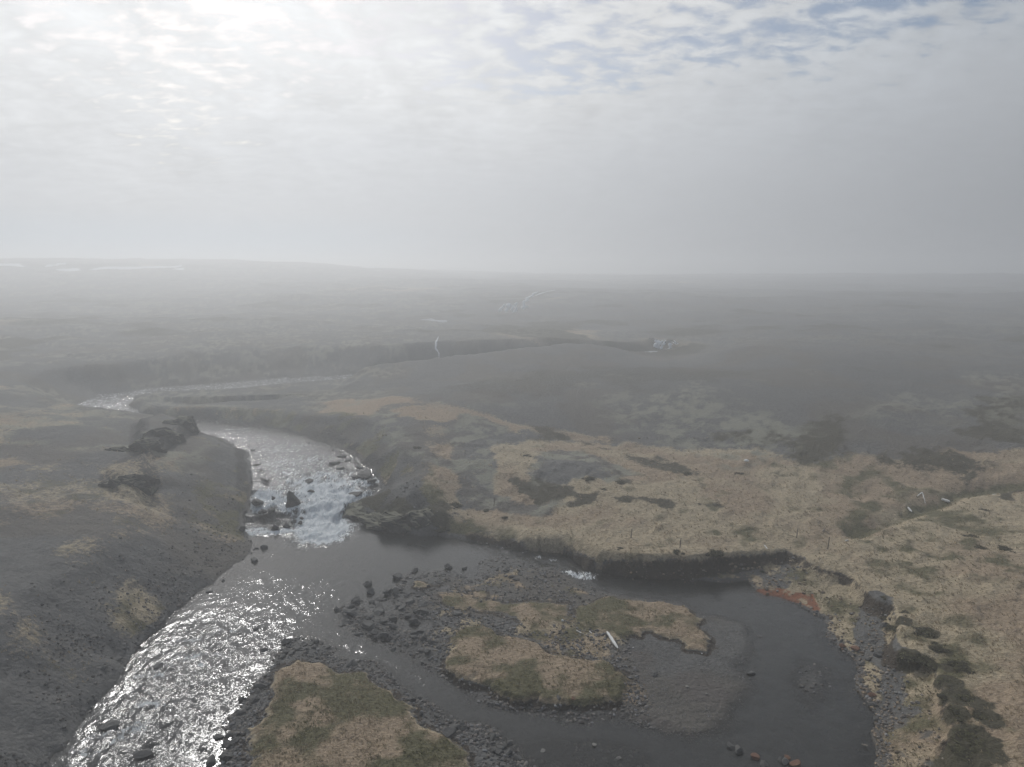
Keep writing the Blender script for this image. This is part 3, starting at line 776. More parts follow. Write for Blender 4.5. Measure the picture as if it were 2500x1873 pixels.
# ------------------------------------------------------------------ object helpers
def mesh_np(name, verts, faces, mat, smooth=True):
    verts = np.asarray(verts, np.float32); faces = np.asarray(faces, np.int32)
    k = faces.shape[1]
    me = bpy.data.meshes.new(name)
    me.vertices.add(len(verts)); me.vertices.foreach_set('co', verts.ravel())
    me.loops.add(faces.size); me.loops.foreach_set('vertex_index', faces.ravel())
    me.polygons.add(len(faces)); me.polygons.foreach_set('loop_start', np.arange(0, faces.size, k, dtype=np.int32))
    me.update(calc_edges=True)
    me.polygons.foreach_set('use_smooth', np.full(len(faces), smooth))
    me.materials.append(mat)
    return me
def col_attr(me, name, rgba):
    a = me.attributes.new(name, 'FLOAT_COLOR', 'POINT')
    a.data.foreach_set('color', np.asarray(rgba, np.float32).ravel())
def link(name, me, parent=None, loc=(0, 0, 0), rot=(0, 0, 0), scale=(1, 1, 1)):
    o = bpy.data.objects.new(name, me)
    scene.collection.objects.link(o)
    o.location = loc; o.rotation_euler = rot; o.scale = scale
    if parent is not None:
        o.parent = parent
    return o
def tag(o, label, cat, group=None):
    o['label'] = label; o['category'] = cat
    if group:
        o['group'] = group
    return o
def structure(o):
    o['kind'] = 'structure'
    return o
def stuff(o, label, cat):
    o['kind'] = 'stuff'; o['label'] = label; o['category'] = cat
    return o

# ------------------------------------------------------------------ ground
th_f = np.linspace(R(-46), R(46), 1120)
th_c = np.linspace(R(46), R(314), 70)[1:-1]
theta = np.concatenate([th_f, th_c])
dep = np.linspace(R(45), R(3.0), 600)
r1 = (CAM_H - 3.0) / np.tan(dep)
r2 = np.exp(np.linspace(math.log(r1[-1]), math.log(2500), 90))[1:]
r0 = np.linspace(1.0, r1[0], 10)[:-1]
rad = np.concatenate([r0, r1, r2])
TH, RD = np.meshgrid(theta, rad)
gx = (RD * np.sin(TH)).ravel(); gy = (RD * np.cos(TH)).ravel()
T = terrain(gx, gy)
nR, nT = RD.shape
ii = np.arange(nR - 1)[:, None] * nT + np.arange(nT)[None, :]
jj = np.arange(nR - 1)[:, None] * nT + (np.arange(nT) + 1)[None, :] % nT
faces = np.stack([ii, jj, jj + nT, ii + nT], -1).reshape(-1, 4)
verts = np.stack([gx, gy, T['h']], -1)
gm = mesh_np("ground", verts, faces, M_GROUND)
c01 = lambda v: np.clip(v, 0, 1)
col_attr(gm, "cover_a", np.stack([c01(T['grass']), c01(T['moss']), c01(T['heath']), c01(T['rock'])], -1))
col_attr(gm, "cover_b", np.stack([c01(T['green']), c01(T['dirt']), c01(T['wet']), c01(T['rust'])], -1))
col_attr(gm, "cover_c", np.stack([c01(T['mud']), np.maximum(c01(0.5 + 0.9 * fbm(gx, gy, 9.0, 4, 91)), np.maximum(c01(T['turf']) * 0.72, c01(T['brown']))), c01(0.5 + 0.85 * (fbm(gx, gy, 1.9, 4, 92) * sstep(T['r'], 150, 90) + fbm(gx, gy, 1.5, 3, 93, 0.8) * sstep(T['r'], 90, 150) * sstep(T['r'], 330, 230) + fbm(gx, gy, 4.5, 4, 94, 0.75) * sstep(T['r'], 230, 330))), np.ones_like(gx)], -1))
ground = structure(link("ground", gm))
ground['label'] = "valley ground of gravel, dry grass, moss and turf islands around the river"

def lookup(x, y, keys=('h',)):
    """values of the built ground at any points, interpolated from its own vertices"""
    th = np.arctan2(x, y); rr = np.hypot(x, y)
    a = np.clip((th - th_f[0]) / (th_f[1] - th_f[0]), 0, len(th_f) - 1.001); i = a.astype(np.int64); a = a - i
    j = np.clip(np.searchsorted(rad, rr) - 1, 0, nR - 2); b = np.clip((rr - rad[j]) / (rad[j + 1] - rad[j]), 0, 1)
    k0 = j * nT + i; k1 = k0 + nT
    return {k: (T[k][k0] * (1 - a) + T[k][k0 + 1] * a) * (1 - b) + (T[k][k1] * (1 - a) + T[k][k1 + 1] * a) * b for k in keys}
def ground_z(x, y):
    return float(lookup(np.array([x], float), np.array([y], float))['h'][0])
ALL = ('h', 'W', 'sb', 'sf', 'grass', 'moss', 'heath', 'turf', 'mud', 'S', 'green', 'wet', 'rust')

# ------------------------------------------------------------------ river
FOAM = [('Z6', 1080, 820, 3.0, 3.0, 1.7), ('Z6', 1070, 770, 3.0, 2.0, 1.5), ('Z6', 1090, 700, 4.0, 2.2, 0.95), ('Z6', 1200, 620, 4.5, 2.5, 0.85), ('Z6', 1050, 600, 4.5, 3.0, 0.80), ('Z6', 980, 540, 4.5, 3.0, 0.65),
        ('Z6', 1150, 540, 4.5, 3.0, 0.72), ('Z6', 1300, 520, 4.0, 2.2, 0.62), ('Z6', 1430, 505, 1.8, 1.2, 0.75), ('Z6', 900, 400, 6, 5, 0.56), ('Z6', 1000, 370, 5, 3, 0.6), ('Z6', 800, 390, 5, 4, 0.56), ('Z6', 850, 460, 4, 3, 0.55), ('Z6', 1100, 470, 5, 3, 0.6), ('Z6', 880, 250, 5, 3, 0.48),
        ('Z6', 740, 285, 6, 3.5, 0.54), ('Z6', 700, 640, 2.6, 1.6, 0.75), ('Z6', 760, 670, 2.4, 1.4, 0.75), ('Z6', 640, 700, 1.8, 1.3, 0.7), ('Z6', 860, 720, 2.5, 1.3, 0.7), ('Z6', 700, 835, 2.0, 0.7, 0.75),
        ('Z6', 590, 838, 1.8, 0.7, 0.8), ('Z6', 640, 815, 1.6, 0.6, 0.62), ('Z6', 560, 800, 1.0, 0.8, 0.5), ('Z6', 820, 820, 1.2, 0.8, 0.7), ('Z6', 620, 360, 2.5, 1.5, 0.35), ('Z6', 1160, 830, 1.6, 1.2, 0.7), ('Z6', 600, 300, 3, 2, 0.3), ('Z6', 350, 100, 6, 4, 0.36), ('Z6', 500, 150, 6, 4, 0.36), ('Z6', 620, 210, 5, 4, 0.38), ('Z6', 1080, 870, 2.4, 1.4, 1.1),
        ('Z1', 1150, 745, 1.7, 0.7, 0.55), ('Z1', 985, 810, 0.8, 0.9, 0.52), ('Z1', 950, 860, 0.6, 1.1, 0.5), ('Z1', 890, 1035, 1.4, 0.6, 0.55), ('Z1', 790, 1180, 1.3, 0.9, 0.6), ('Z1', 730, 1230, 0.8, 0.9, 0.52), ('Z1', 600, 1210, 1.2, 0.6, 0.48),
        ('Z1', 1210, 800, 1.2, 0.35, 0.48), ('Z1', 540, 1310, 1.4, 0.7, 0.45), ('Z1', 1380, 585, 1.3, 0.5, 0.45), ('Z1', 1140, 650, 1.2, 0.6, 0.45), ('Z1', 1650, 640, 0.8, 0.4, 0.42), ('Z1', 840, 870, 1.0, 0.6, 0.45), ('Z1', 1330, 735, 1.0, 0.5, 0.45),
        ('Z7', 1140, 1120, 1.9, 0.8, 0.72), ('Z7', 1200, 1140, 1.0, 0.4, 0.65), ('Z7', 1070, 1100, 0.8, 0.5, 0.65), ('W8', 1040, 1140, 0.4, 0.5, 0.6), ('W8', 1280, 1180, 0.7, 0.6, 0.45), ('W8', 480, 990, 0.4, 0.4, 0.5), ('W8', 810, 1060, 0.5, 0.4, 0.45)]
def river_mesh():
    th = np.linspace(R(-44), R(44), 1150)
    dp = np.linspace(R(44), R(8.0), 620)
    rr = (CAM_H - 1.0) / np.tan(dp)
    A, B = np.meshgrid(th, rr)
    x = (B * np.sin(A)).ravel(); y = (B * np.cos(A)).ravel()
    n_r, n_t = A.shape
    idx = np.nonzero(np.minimum(sdf(x, y, POOL, 4), sdf(x, y, UPPER, 4)) < 2.4)[0]
    full_n = len(x)
    x, y = x[idx], y[idx]
    t = terrain(x, y, False)
    W, zw, h = t['W'], t['zw'], t['h']
    foam = np.zeros_like(x)
    for v, px, py, rx, ry, s in FOAM:
        qx, qy = at(v, px, py, 0.0)
        if v == 'Z6' and py < 720:
            zz = 3.3 - 3.2 * np.clip((py - 250) / 500, 0, 1)
            qx, qy = at(v, px, py, zz)
        foam = np.maximum(foam, s * np.exp(-(((x - qx) / rx) ** 2 + ((y - qy) / (ry * 1.25)) ** 2)))
    foam = np.maximum(foam, 0.85 * np.exp(-((y + 0.4 * fbm(x, y, 1.2, 2, 66) - 79.35) / 0.45) ** 2) * (x < -23.4) * (t['su'] < 0.3) * sstep(fbm(x, y, 2.0, 2, 67), -0.35, 0.1))
    turb = np.full_like(x, 0.055)
    # broken water in the lower left reach
    ax, ay = at('D', 560, 1330); bx, by = at('D', 330, 1560)
    low = sstep(-(sdf(x, y, poly('D', [(60, 1700), (300, 1400), (400, 1320), (520, 1300), (640, 1330), (640, 1380), (560, 1470), (500, 1570), (460, 1660), (420, 1900), (-100, 1900)]), 10) + 1.2 * fbm(x, y, 3.0, 3, 60)), -2.5, 4.5)
    turb = np.maximum(turb, 0.25 * low)
    foam = np.maximum(foam, 0.13 * low * sstep(fbm(x, y, 3.5, 3, 65), -0.4, 0.3))
    turb = np.maximum(turb, 0.115 * sstep(-(sdf(x, y, poly('D', [(380, 1330), (560, 1230), (780, 1250), (760, 1300), (640, 1360), (400, 1420)]), 10)), -3, 3))
    up = sstep(-t['su'], -0.5, 0.8)
    turb = np.maximum(turb, up * (0.16 + 0.3 * sstep(y, 122, 108)))
    foam = np.where(up > 0.5, foam * (1.22 - 0.42 * sstep(y, 88, 98)), foam)
    foam = np.maximum(foam, up * 0.36 * sstep(y, 124, 134))
    turb = np.maximum(turb, 0.7 * np.clip(foam, 0, 1))
    mid = sstep(-(sdf(x, y, poly('Z2', [(820, 720), (1100, 740), (1400, 900), (1600, 1010), (1600, 1150), (1350, 1000), (1100, 860), (880, 800)]), 8)), -0.5, 1)
    turb = np.maximum(turb, 0.11 * mid)
    rgt = sstep(-(sdf(x, y, poly('Z7', [(300, 900), (700, 930), (1100, 1000), (1300, 1120), (1150, 1180), (900, 1090), (500, 980)]), 8)), -0.5, 1.5)
    turb = np.maximum(turb, 0.2 * rgt)
    turb = np.maximum(turb, 0.085 * ((x > 12) & (y < 62)))
    wave = fbm(x * 1.0, y * 0.8, 1.7, 3, 61)
    surge = np.abs(fbm(x, y, 2.8, 3, 62))
    q_ = np.clip(turb - 0.035, 0, 1)
    chop = fbm(x, y * 0.62, 0.62, 2, 68, 0.55)
    ridge = 0.5 - np.abs(fbm(x, y * 0.6, 1.4, 2, 69))
    q_ = q_ * (1 - 0.55 * up)
    z = zw + wave * 0.10 * q_ + q_ * (0.45 * chop + 0.26 * ridge) + surge * 0.35 * np.clip(foam, 0, 1) * up
    # stepped ledges through the falls
    stp = up * sstep(zw, 0.1, 0.6) * sstep(zw, 3.1, 2.6)
    z = z + stp * (0.10 * np.sin(zw * 5.2 + 2.5 * fbm(x, y, 6, 2, 63)) + 0.42 * fbm(x, y, 1.5, 4, 64, 0.6))
    depth = np.clip(zw - h, 0, None)
    da = 1 - np.exp(-depth * 1.7)
    da = np.maximum(da, np.clip(turb * 0.9, 0, 0.9) * (x < 0))
    keep = (W < 1.2) & ((h - zw) < 0.5)
    kf = np.zeros(full_n, bool); kf[idx] = keep
    kp = kf.reshape(n_r, n_t)
    back = np.zeros(full_n, np.int64); back[idx] = np.arange(len(idx))
    fk = kp[:-1, :-1] & kp[:-1, 1:] & kp[1:, :-1] & kp[1:, 1:]
    i0 = np.arange(n_r - 1)[:, None] * n_t + np.arange(n_t - 1)[None, :]
    f = back[np.stack([i0, i0 + 1, i0 + 1 + n_t, i0 + n_t], -1)[fk]]
    used = np.unique(f)
    remap = np.zeros(len(x), np.int64); remap[used] = np.arange(len(used))
    me = mesh_np("river", np.stack([x, y, z], -1)[used], remap[f], M_WATER)
    col_attr(me, "flow", np.stack([np.clip(turb, 0, 1), np.clip(foam, 0, 1.6) / 1.6 * 1.6, np.clip(da, 0, 1), np.ones_like(x)], -1)[used])
    return me
river = structure(link("river", river_mesh()))
river['label'] = "shallow grey river with rapids, low falls and a calm side channel"

def ribbon(name, pts, width, mat, wob=0.4):
    """a strip of flowing water lying on the ground through (x, y, z) points"""
    vs, fs = [], []
    for i, p in enumerate(pts):
        a = pts[max(i - 1, 0)]; b = pts[min(i + 1, len(pts) - 1)]
        d = Vector((b[0] - a[0], b[1] - a[1], 0)).normalized()
        nrm = Vector((-d.y, d.x, 0))
        wv = width * (1 + wob * (random.random() - 0.5))
        for s in (-0.5, -0.17, 0.17, 0.5):
            q = Vector(p) + nrm * wv * s
            vs.append((q.x, q.y, p[2] + (0.04 if abs(s) < 0.3 else -0.06)))
    for i in range(len(pts) - 1):
        for k in range(3):
            a = i * 4 + k
            fs.append((a, a + 1, a + 5, a + 4))
    return mesh_np(name, vs, fs, mat)
gp = []
for i in range(len(GORGE) - 1):
    for k in range(4):
        f = k / 4
        gp.append(tuple(GORGE[i][j] * (1 - f) + GORGE[i + 1][j] * f for j in range(3)))
gp = [(p[0], p[1], p[2] - 0.05) for p in gp]
structure(link("river_upstream", ribbon("river_upstream", gp, 6.6, M_STREAM, 0.1)))

# ------------------------------------------------------------------ rocks
def ico(sub):
    import bmesh
    bm = bmesh.new()
    bmesh.ops.create_icosphere(bm, subdivisions=sub, radius=1.0)
    v = np.array([q.co[:] for q in bm.verts]); f = np.array([[l.index for l in p.verts] for p in bm.faces])
    bm.free()
    return v, f
ICO1, ICO2, ICO3, ICO4 = ico(1), ico(2), ico(3), ico(4)
def rock_verts(base, seed, rough=0.25, flat=0.7, cuts=7):
    """angular stone: a sphere cut by random planes, then roughened"""
    g = np.random.default_rng(seed)
    v = base.copy()
    for i in range(cuts):
        n = g.normal(size=3); n /= np.linalg.norm(n)
        d = g.uniform(0.45, 0.8)
        s = v @ n
        over = np.maximum(s - d, 0)
        v = v - over[:, None] * n
    v += g.normal(size=v.shape) * 0.02
    k = 1 + rough * vnoise(v[:, 0] * 1.7 + seed, v[:, 1] * 1.7 + v[:, 2] * 1.3, seed)
    v = v * k[:, None]
    v[:, 2] *= flat
    v *= np.array([g.uniform(0.85, 1.25), g.uniform(0.75, 1.05), 1.0])
    return v
BOULDERS = []
for i in range(12):
    v = rock_verts(ICO3[0], 100 + i, 0.22, 0.72, 9)
    BOULDERS.append(mesh_np("boulder", v, ICO3[1], M_BOULDER, False))
BOULDERS_LOW = []
for i in range(10):
    v = rock_verts(ICO2[0], 200 + i, 0.2, 0.68, 8)
    BOULDERS_LOW.append(mesh_np("boulder", v, ICO2[1], M_BOULDER, False))
def variant(src, mat):
    out = []
    for me in src[:3]:
        c = me.copy(); c.materials.clear(); c.materials.append(mat); out.append(c)
    return out
B_RUST, B_PALE = variant(BOULDERS_LOW, M_RUSTROCK), variant(BOULDERS_LOW, M_PALEROCK)

def boulder(v, px, py, w_px, label, group=None, meshes=None, z=None, tall=1.0, sink=0.25):
    """a boulder whose waterline or foot stands at a measured spot; width measured too"""
    zz = 0.0 if z is None else z
    X, Y = at(v, px, py, zz)
    s = VIEWS[v][2]
    dist = math.sqrt(X * X + Y * Y + (CAM_H - zz) ** 2)
    rad_ = 0.5 * (w_px / s * 0.8848) / FPX * dist
    Y += rad_ * 0.5
    gz = ground_z(X, Y)
    bz = max(gz, zz - 0.5)
    me = random.choice(meshes or BOULDERS)
    o = link("boulder", me, None, (X, Y, bz + rad_ * (0.72 * tall - 2 * 0.72 * sink * tall)),
             (random.uniform(-.15, .15), random.uniform(-.15, .15), random.uniform(0, 6.28)), (rad_, rad_ * random.uniform(.8, 1.1), rad_ * tall))
    if bz < zz - 0.05:
        o.location.z = max(o.location.z, zz + rad_ * 0.72 * tall * 0.35)
    return tag(o, label, "boulder", group)

named = [
    ('Z2', 395, 112, 42, "square dark boulder standing in the pool off the left bank below the falls", 1.25),
    ('Z2', 330, 205, 66, "broad dark boulder at the waterline of the left bank, below the tan grass spur", 0.8),
    ('Z2', 348, 112, 34, "small flat boulder touching the left bank beside the square dark boulder", 0.5),
    ('Z2', 120, 332, 26, "little dark boulder just off the left bank where the pool narrows", 0.9),
    ('Z2', 25, 410, 40, "low dark boulder at the left bank's edge above the glittering water", 0.6),
    ('Z2', 1095, 360, 76, "long flat-topped boulder standing alone in the pool left of the stony bar", 0.75),
    ('Z2', 1126, 418, 58, "leaning slab boulder in the pool just below the flat-topped one", 1.2),
    ('Z2', 1298, 312, 70, "pointed dark boulder in the pool above the stony bar", 0.85),
    ('Z2', 1642, 248, 62, "largest dark boulder in the calm water at the bar's upper edge", 1.1),
    ('Z2', 1755, 250, 46, "smaller dark boulder right of the largest one in the calm water", 0.9),
    ('Z2', 1285, 432, 80, "pale-topped block on the edge of the bar's shallow pools", 0.9),
    ('Z2', 1232, 425, 56, "dark jagged boulder touching the pale-topped block", 1.0),
    ('Z2', 1410, 268, 66, "dark boulder at the upper left corner of the stony bar", 0.7),
    ('Z2', 1345, 342, 44, "flat boulder between the pointed one and the stony bar", 0.6),
    ('Z2', 1020, 480, 80, "big rounded boulder on the left shoulder of the stony bar", 0.8),
    ('Z2', 1122, 480, 50, "upright boulder in the shallow pool of the bar's left end", 1.1),
    ('Z2', 1170, 510, 66, "flat boulder awash in the pool at the bar's left end", 0.6),
    ('Z2', 890, 532, 48, "outermost boulder at the left tip of the stony bar", 0.9),
    ('Z2', 985, 568, 92, "largest boulder at the left tip of the stony bar", 0.9),
    ('Z2', 1180, 560, 90, "broad boulder in the middle of the bar's left jumble", 0.75),
    ('Z2', 1105, 660, 96, "pale slab boulder on the lower left of the stony bar", 0.7),
    ('Z2', 1200, 628, 52, "dark boulder right of the pale slab on the stony bar", 0.9),
    ('Z2', 1400, 620, 70, "black pyramid boulder standing in the bar's inner pool", 1.1),
    ('Z2', 1262, 600, 56, "leaning boulder on the left rim of the bar's inner pool", 1.0),
    ('Z2', 1262, 655, 60, "dark boulder below the left rim of the inner pool", 0.9),
    ('Z2', 1205, 718, 72, "dark rounded boulder above the middle channel", 0.9),
    ('Z2', 1248, 725, 44, "tall narrow boulder above the middle channel", 1.4),
    ('Z2', 1430, 705, 80, "smooth boulder right of the inner pool's lower rim", 0.7),
    ('Z2', 1480, 745, 70, "rounded pale boulder on the bar beneath the inner pool", 0.8),
    ('Z2', 1378, 500, 62, "boulder at the top of the bar's inner pool", 0.8),
    ('Z2', 1525, 775, 44, "dark upright boulder on the right of the bar's stony slope", 1.1),
    ('Z2', 1700, 582, 66, "isolated grey boulder among the grass tufts of the bar", 0.6),
    ('Z2', 345, 660, 64, "flat dark boulder amid the glittering rapids above the front turf", 0.5),
    ('Z2', 232, 692, 34, "small boulder amid the glittering rapids left of the flat one", 0.6),
    ('Z2', 555, 760, 66, "dark boulder at the upstream corner of the front stony point", 0.9),
    ('Z2', 390, 805, 64, "low boulder in the rapids left of the front stony point", 0.5),
    ('Z2', 240, 1140, 50, "angular boulder at the left rim of the front turf", 0.9),
    ('Z2', 1460, 1252, 52, "pale round boulder on the right rim of the front turf", 0.8),
    ('Z2', 1645, 1410, 110, "long angular slab on the right flank of the front turf", 0.6),
    ('Z2', 1750, 1350, 60, "pale boulder right of the long angular slab", 0.8),
    ('Z2', 1390, 1155, 56, "boulder in the notch of the front turf's right edge", 0.8),
    ('Z2', 1440, 1135, 46, "boulder at the water beside the front turf's notch", 0.8),
    ('Z2', 85, 1395, 56, "flat boulder in the water left of the front turf", 0.6),
    ('Z2', 155, 1445, 60, "second flat boulder in the water left of the front turf, nearer the camera", 0.5),
    ('Z2', 130, 1545, 70, "dark boulder at the frame's lower edge left of the front turf", 0.8),
    ('Z2', 30, 1570, 80, "dark boulder at the lower edge of the picture in the left rapids", 0.7),
    ('Z1', 860, 1350, 90, "rounded boulder awash in the rapids at the bottom of the picture", 0.5),
    ('Z1', 940, 820, 80, "dark boulder awash in the middle of the left rapids with foam below it", 0.5),
    ('Z1', 630, 1185, 90, "low ledge boulder in the left rapids near the bank", 0.35),
    ('Z4', 245, 1325, 56, "leftmost of the boulder row at the bottom right", 0.8),
    ('Z4', 300, 1355, 76, "round grey boulder second in the row at the bottom right", 0.85),
    ('Z4', 400, 1395, 60, "reddish boulder third in the row at the bottom right", 1.0),
    ('Z4', 375, 820, 52, "dark stone awash right of the gravel spit", 0.6),
    ('Z4', 430, 570, 40, "flat stone awash in the still side channel", 0.3),
    ('Z4', 570, 1410, 50, "grey boulder fourth in the row at the bottom right", 1.0),
    ('Z4', 605, 1425, 48, "tall pale boulder fifth in the row at the bottom right", 1.5),
    ('Z4', 462, 1440, 60, "dark boulder at the lower edge of the row at the bottom right", 0.8),
    ('Z4', 680, 1448, 80, "rust-red boulder at the end of the row at the bottom right", 0.8),
    ('Z4', 620, 1390, 44, "small reddish boulder resting above the tall pale one", 0.8),
    ('Z4', 1225, 1150, 40, "dark boulder at the foot of the right bank by the green slope", 1.2),
    ('Z4', 1075, 680, 56, "rust-coloured boulder on the right bank's stony foot", 0.7),
    ('Z4', 1230, 700, 44, "pale angular boulder on the right bank scree", 0.9),
    ('Z4', 1280, 500, 54, "dark boulder jutting from the top of the right bank scree", 0.9),
    ('Z4', 1195, 610, 56, "grey slab on the right bank scree below the gravel slope", 0.6),
    ('Z5', 1250, 1272, 28, "lone dark boulder on the left gravel terrace", 0.9),
    ('Z3', 870, 852, 48, "dark flat boulder on the front edge of the oblong turf island", 0.5),
    ('Z3', 965, 850, 34, "brown stone beside the dark flat boulder on the oblong turf island", 0.5),
    ('Z3', 1735, 785, 26, "pale stone on the brown mud of the gravel spit", 0.8),
    ('Z3', 1110, 1168, 40, "pale stone in the shallow riffle at the bottom of the picture", 0.6),
    ('Z3', 765, 1205, 40, "grey stone in the shallow riffle left of the pale one", 0.7),
    ('Z3', 1275, 1255, 34, "pale stone at the lower end of the shallow riffle", 0.8),
    ('Z3', 1515, 700, 60, "dark stone where the turf island meets the gravel spit", 0.5),
]
ANCHORS = []
def screen(x, y, z):
    """where a ground point appears in the measured layout"""
    dy, dzz = y * cp - (z - CAM_H) * sp, y * sp + (z - CAM_H) * cp
    return CX + FPX * x / dy, CY - FPX * dzz / dy
SHORT = {"broad dark boulder at": "the broad bank boulder", "long flat-topped": "the flat-topped pool boulder", "leaning slab": "the leaning slab boulder", "pointed dark": "the pointed pool boulder",
         "largest dark boulder in": "the largest calm-water boulder", "smaller dark": "the smaller calm-water boulder", "pale-topped": "the pale-topped block", "big rounded": "the big rounded bar boulder",
         "largest boulder at": "the largest tip boulder", "broad boulder in": "the broad boulder amid the jumble", "pale slab": "the pale slab boulder", "black pyramid": "the black pyramid boulder",
         "dark rounded boulder above": "the dark rounded boulder by the middle channel", "smooth boulder": "the smooth boulder below the inner pool", "rounded pale": "the rounded pale bar boulder",
         "dark upright": "the dark upright bar boulder", "isolated grey": "the isolated boulder among grass tufts", "dark boulder at the upstream": "the corner boulder of the front stony point",
         "angular boulder at the left rim": "the angular boulder on the front turf's left rim", "pale round boulder": "the pale round boulder on the front turf", "long angular": "the long angular slab by the front turf",
         "boulder in the notch": "the notch boulder of the front turf", "second flat": "the second flat boulder left of the front turf", "dark boulder at the frame": "the dark boulder at the lower frame edge",
         "rust-coloured": "the rust-coloured right-bank boulder", "dark boulder at the foot": "the dark boulder by the green right bank", "dark boulder awash in the middle": "the foaming boulder amid the left rapids",
         "low ledge": "the ledge boulder in the left rapids", "low dark boulder at": "the low dark boulder at the left bank", "dark boulder at the upper left": "the upper left corner boulder of the bar",
         "low boulder in": "the low boulder by the front stony point", "flat stone": "the flat stone awash in the side channel", "outermost": "the outermost tip boulder", "pale boulder right": "the pale boulder past the long slab", "grey stone in": "the grey stone of the shallow riffle",
         "boulder at the water": "the waterside boulder by the front turf", "tall narrow": "the tall narrow boulder by the middle channel", "leaning boulder": "the leaning boulder by the inner pool"}
for v, px, py, wpx, lab, tall in named:
    z = 4.8 if v == 'Z5' else (0.8 if (v == 'Z3' and py in (852, 850)) else (1.2 if v == 'Z4' and 1150 < px and py < 720 else None))
    if 'rust' in lab or 'reddish' in lab or 'brown stone' in lab:
        ms = B_RUST
    elif 'pale' in lab:
        ms = B_PALE if 'stone' in lab or 'tall pale' in lab else BOULDERS
    else:
        ms = BOULDERS
    o = boulder(v, px, py, wpx, lab, None, ms, z, tall)
    for k_, ph_ in SHORT.items():
        if lab.startswith(k_):
            ANCHORS.append((ph_, screen(*o.location)))

# rocks of the falls
falls = [
    ('Z6', 745, 812, 74, 0.25, "black boulder second from the left bank along the foot of the falls", 1.1),
    ('Z6', 825, 800, 66, 0.25, "black boulder third along the foot of the falls", 1.0),
    ('Z6', 868, 765, 44, 0.5, "small black boulder above the third one at the foot of the falls", 0.8),
    ('Z6', 918, 770, 46, 0.4, "black boulder beside the white plunge at the foot of the falls", 0.8),
    ('Z6', 930, 740, 34, 0.6, "small wet boulder just above the white plunge", 0.7),
    ('Z6', 665, 700, 66, 1.1, "low black boulder in the left arm of the falls", 0.7),
    ('Z6', 725, 690, 58, 1.1, "jagged boulder in the left arm of the falls", 1.0),
    ('Z6', 765, 710, 34, 1.0, "small boulder right of the jagged one in the left arm of the falls", 0.8),
    ('Z6', 620, 640, 110, 1.6, "wide black ledge boulder at the left bank beside the falls", 0.6),
    ('Z6', 735, 605, 40, 2.0, "dark boulder at the head of the left arm of the falls", 0.9),
    ('Z6', 650, 490, 100, 2.5, "flat dark ledge against the left bank above the falls", 0.35),
    ('Z6', 640, 420, 90, 2.8, "second flat ledge against the left bank above the falls", 0.35),
    ('Z6', 615, 380, 80, 3.0, "third flat ledge against the left bank, farthest up the rapids", 0.3),
    ('Z6', 600, 280, 40, 3.3, "dark stone awash far up the rapids near the left bank", 0.5),
    ('Z6', 1140, 372, 80, 2.9, "dark flat rock in mid river above the falls", 0.5),
    ('Z6', 1180, 405, 66, 2.8, "second flat rock in mid river just below the first", 0.4),
    ('Z6', 1310, 392, 80, 2.8, "flat dark rock near the right bank above the falls", 0.4),
    ('Z6', 1200, 318, 70, 3.1, "dark rock awash by the right bank higher up the rapids", 0.35),
    ('Z6', 1240, 350, 50, 3.0, "small rock awash between the mid-river rocks and the right bank", 0.4),
    ('Z6', 1340, 460, 150, 2.5, "long dark ledge at the right bank on the lip of the falls", 0.35),
    ('Z6', 1410, 490, 70, 2.3, "dark block at the right end of the lip of the falls", 0.6),
    ('Z6', 1240, 535, 40, 2.0, "black rock showing through the white water of the right falls", 0.6),
    ('Z6', 970, 490, 90, 2.4, "dark rock awash in the middle of the falls", 0.35),
    ('Z6', 985, 565, 90, 1.9, "wet rock hump in the white water right of the stack", 0.5),
    ('Z6', 1300, 580, 90, 1.6, "sloping dark rock at the right side of the falls", 0.5),
    ('Z6', 970, 232, 50, 3.3, "flat stone awash far up the river by the right bank", 0.3),
    ('Z6', 820, 395, 44, 2.9, "small rock awash in the upper rapids", 0.4),
    ('Z6', 1060, 345, 50, 3.0, "small flat rock in the upper rapids left of the mid-river rock", 0.3),
    ('Z6', 520, 820, 70, 0.5, "dark bank rock at the left end of the falls' foot", 1.0),
]
B_CRAG = []
for me in BOULDERS[:6]:
    c = me.copy(); c.materials.clear(); c.materials.append(M_CRAG); B_CRAG.append(c)
for v, px, py, wpx, z, lab, tall in falls:
    boulder(v, px, py, wpx, lab, None, B_CRAG, z, tall, 0.2)

# the rock stack standing in the falls: stacked irregular courses
def stack_mesh():
    g = np.random.default_rng(4)
    v, f = ICO3[0].copy(), ICO3[1]
    zt = (v[:, 2] + 1) / 2
    wid = np.interp(zt, [0, 0.15, 0.45, 0.7, 0.85, 1], [1.25, 1.15, 0.92, 0.66, 0.42, 0.12])
    rr = np.hypot(v[:, 0], v[:, 1]) + 1e-6
    v[:, 0] = v[:, 0] / rr * wid * (0.3 + 0.7 * np.minimum(1, rr / 0.4)); v[:, 1] = v[:, 1] / rr * wid * 0.9 * (0.3 + 0.7 * np.minimum(1, rr / 0.4))
    n = vnoise(v[:, 0] * 2.2 + 3, v[:, 1] * 2.2 + zt * 5, 2)
    v[:, 0] *= 1 + 0.28 * n; v[:, 1] *= 1 + 0.25 * vnoise(v[:, 1] * 2.5, zt * 6, 8)
    v[:, 0] += 0.22 * np.sin(zt * 4.0)
    v[:, 2] = zt * 2.6 + 0.12 * vnoise(v[:, 0] * 3, v[:, 1] * 3, 9)
    return mesh_np("rock_stack", v, f, M_CRAG, False)
X, Y = at('Z6', 848, 680, 1.0)
tag(link("rock_stack", stack_mesh(), None, (X, Y + 0.8, 0.6), (0, 0, 0.4), (0.88, 0.78, 1.02)), "tall dark rock stack rising out of the falls", "rock")

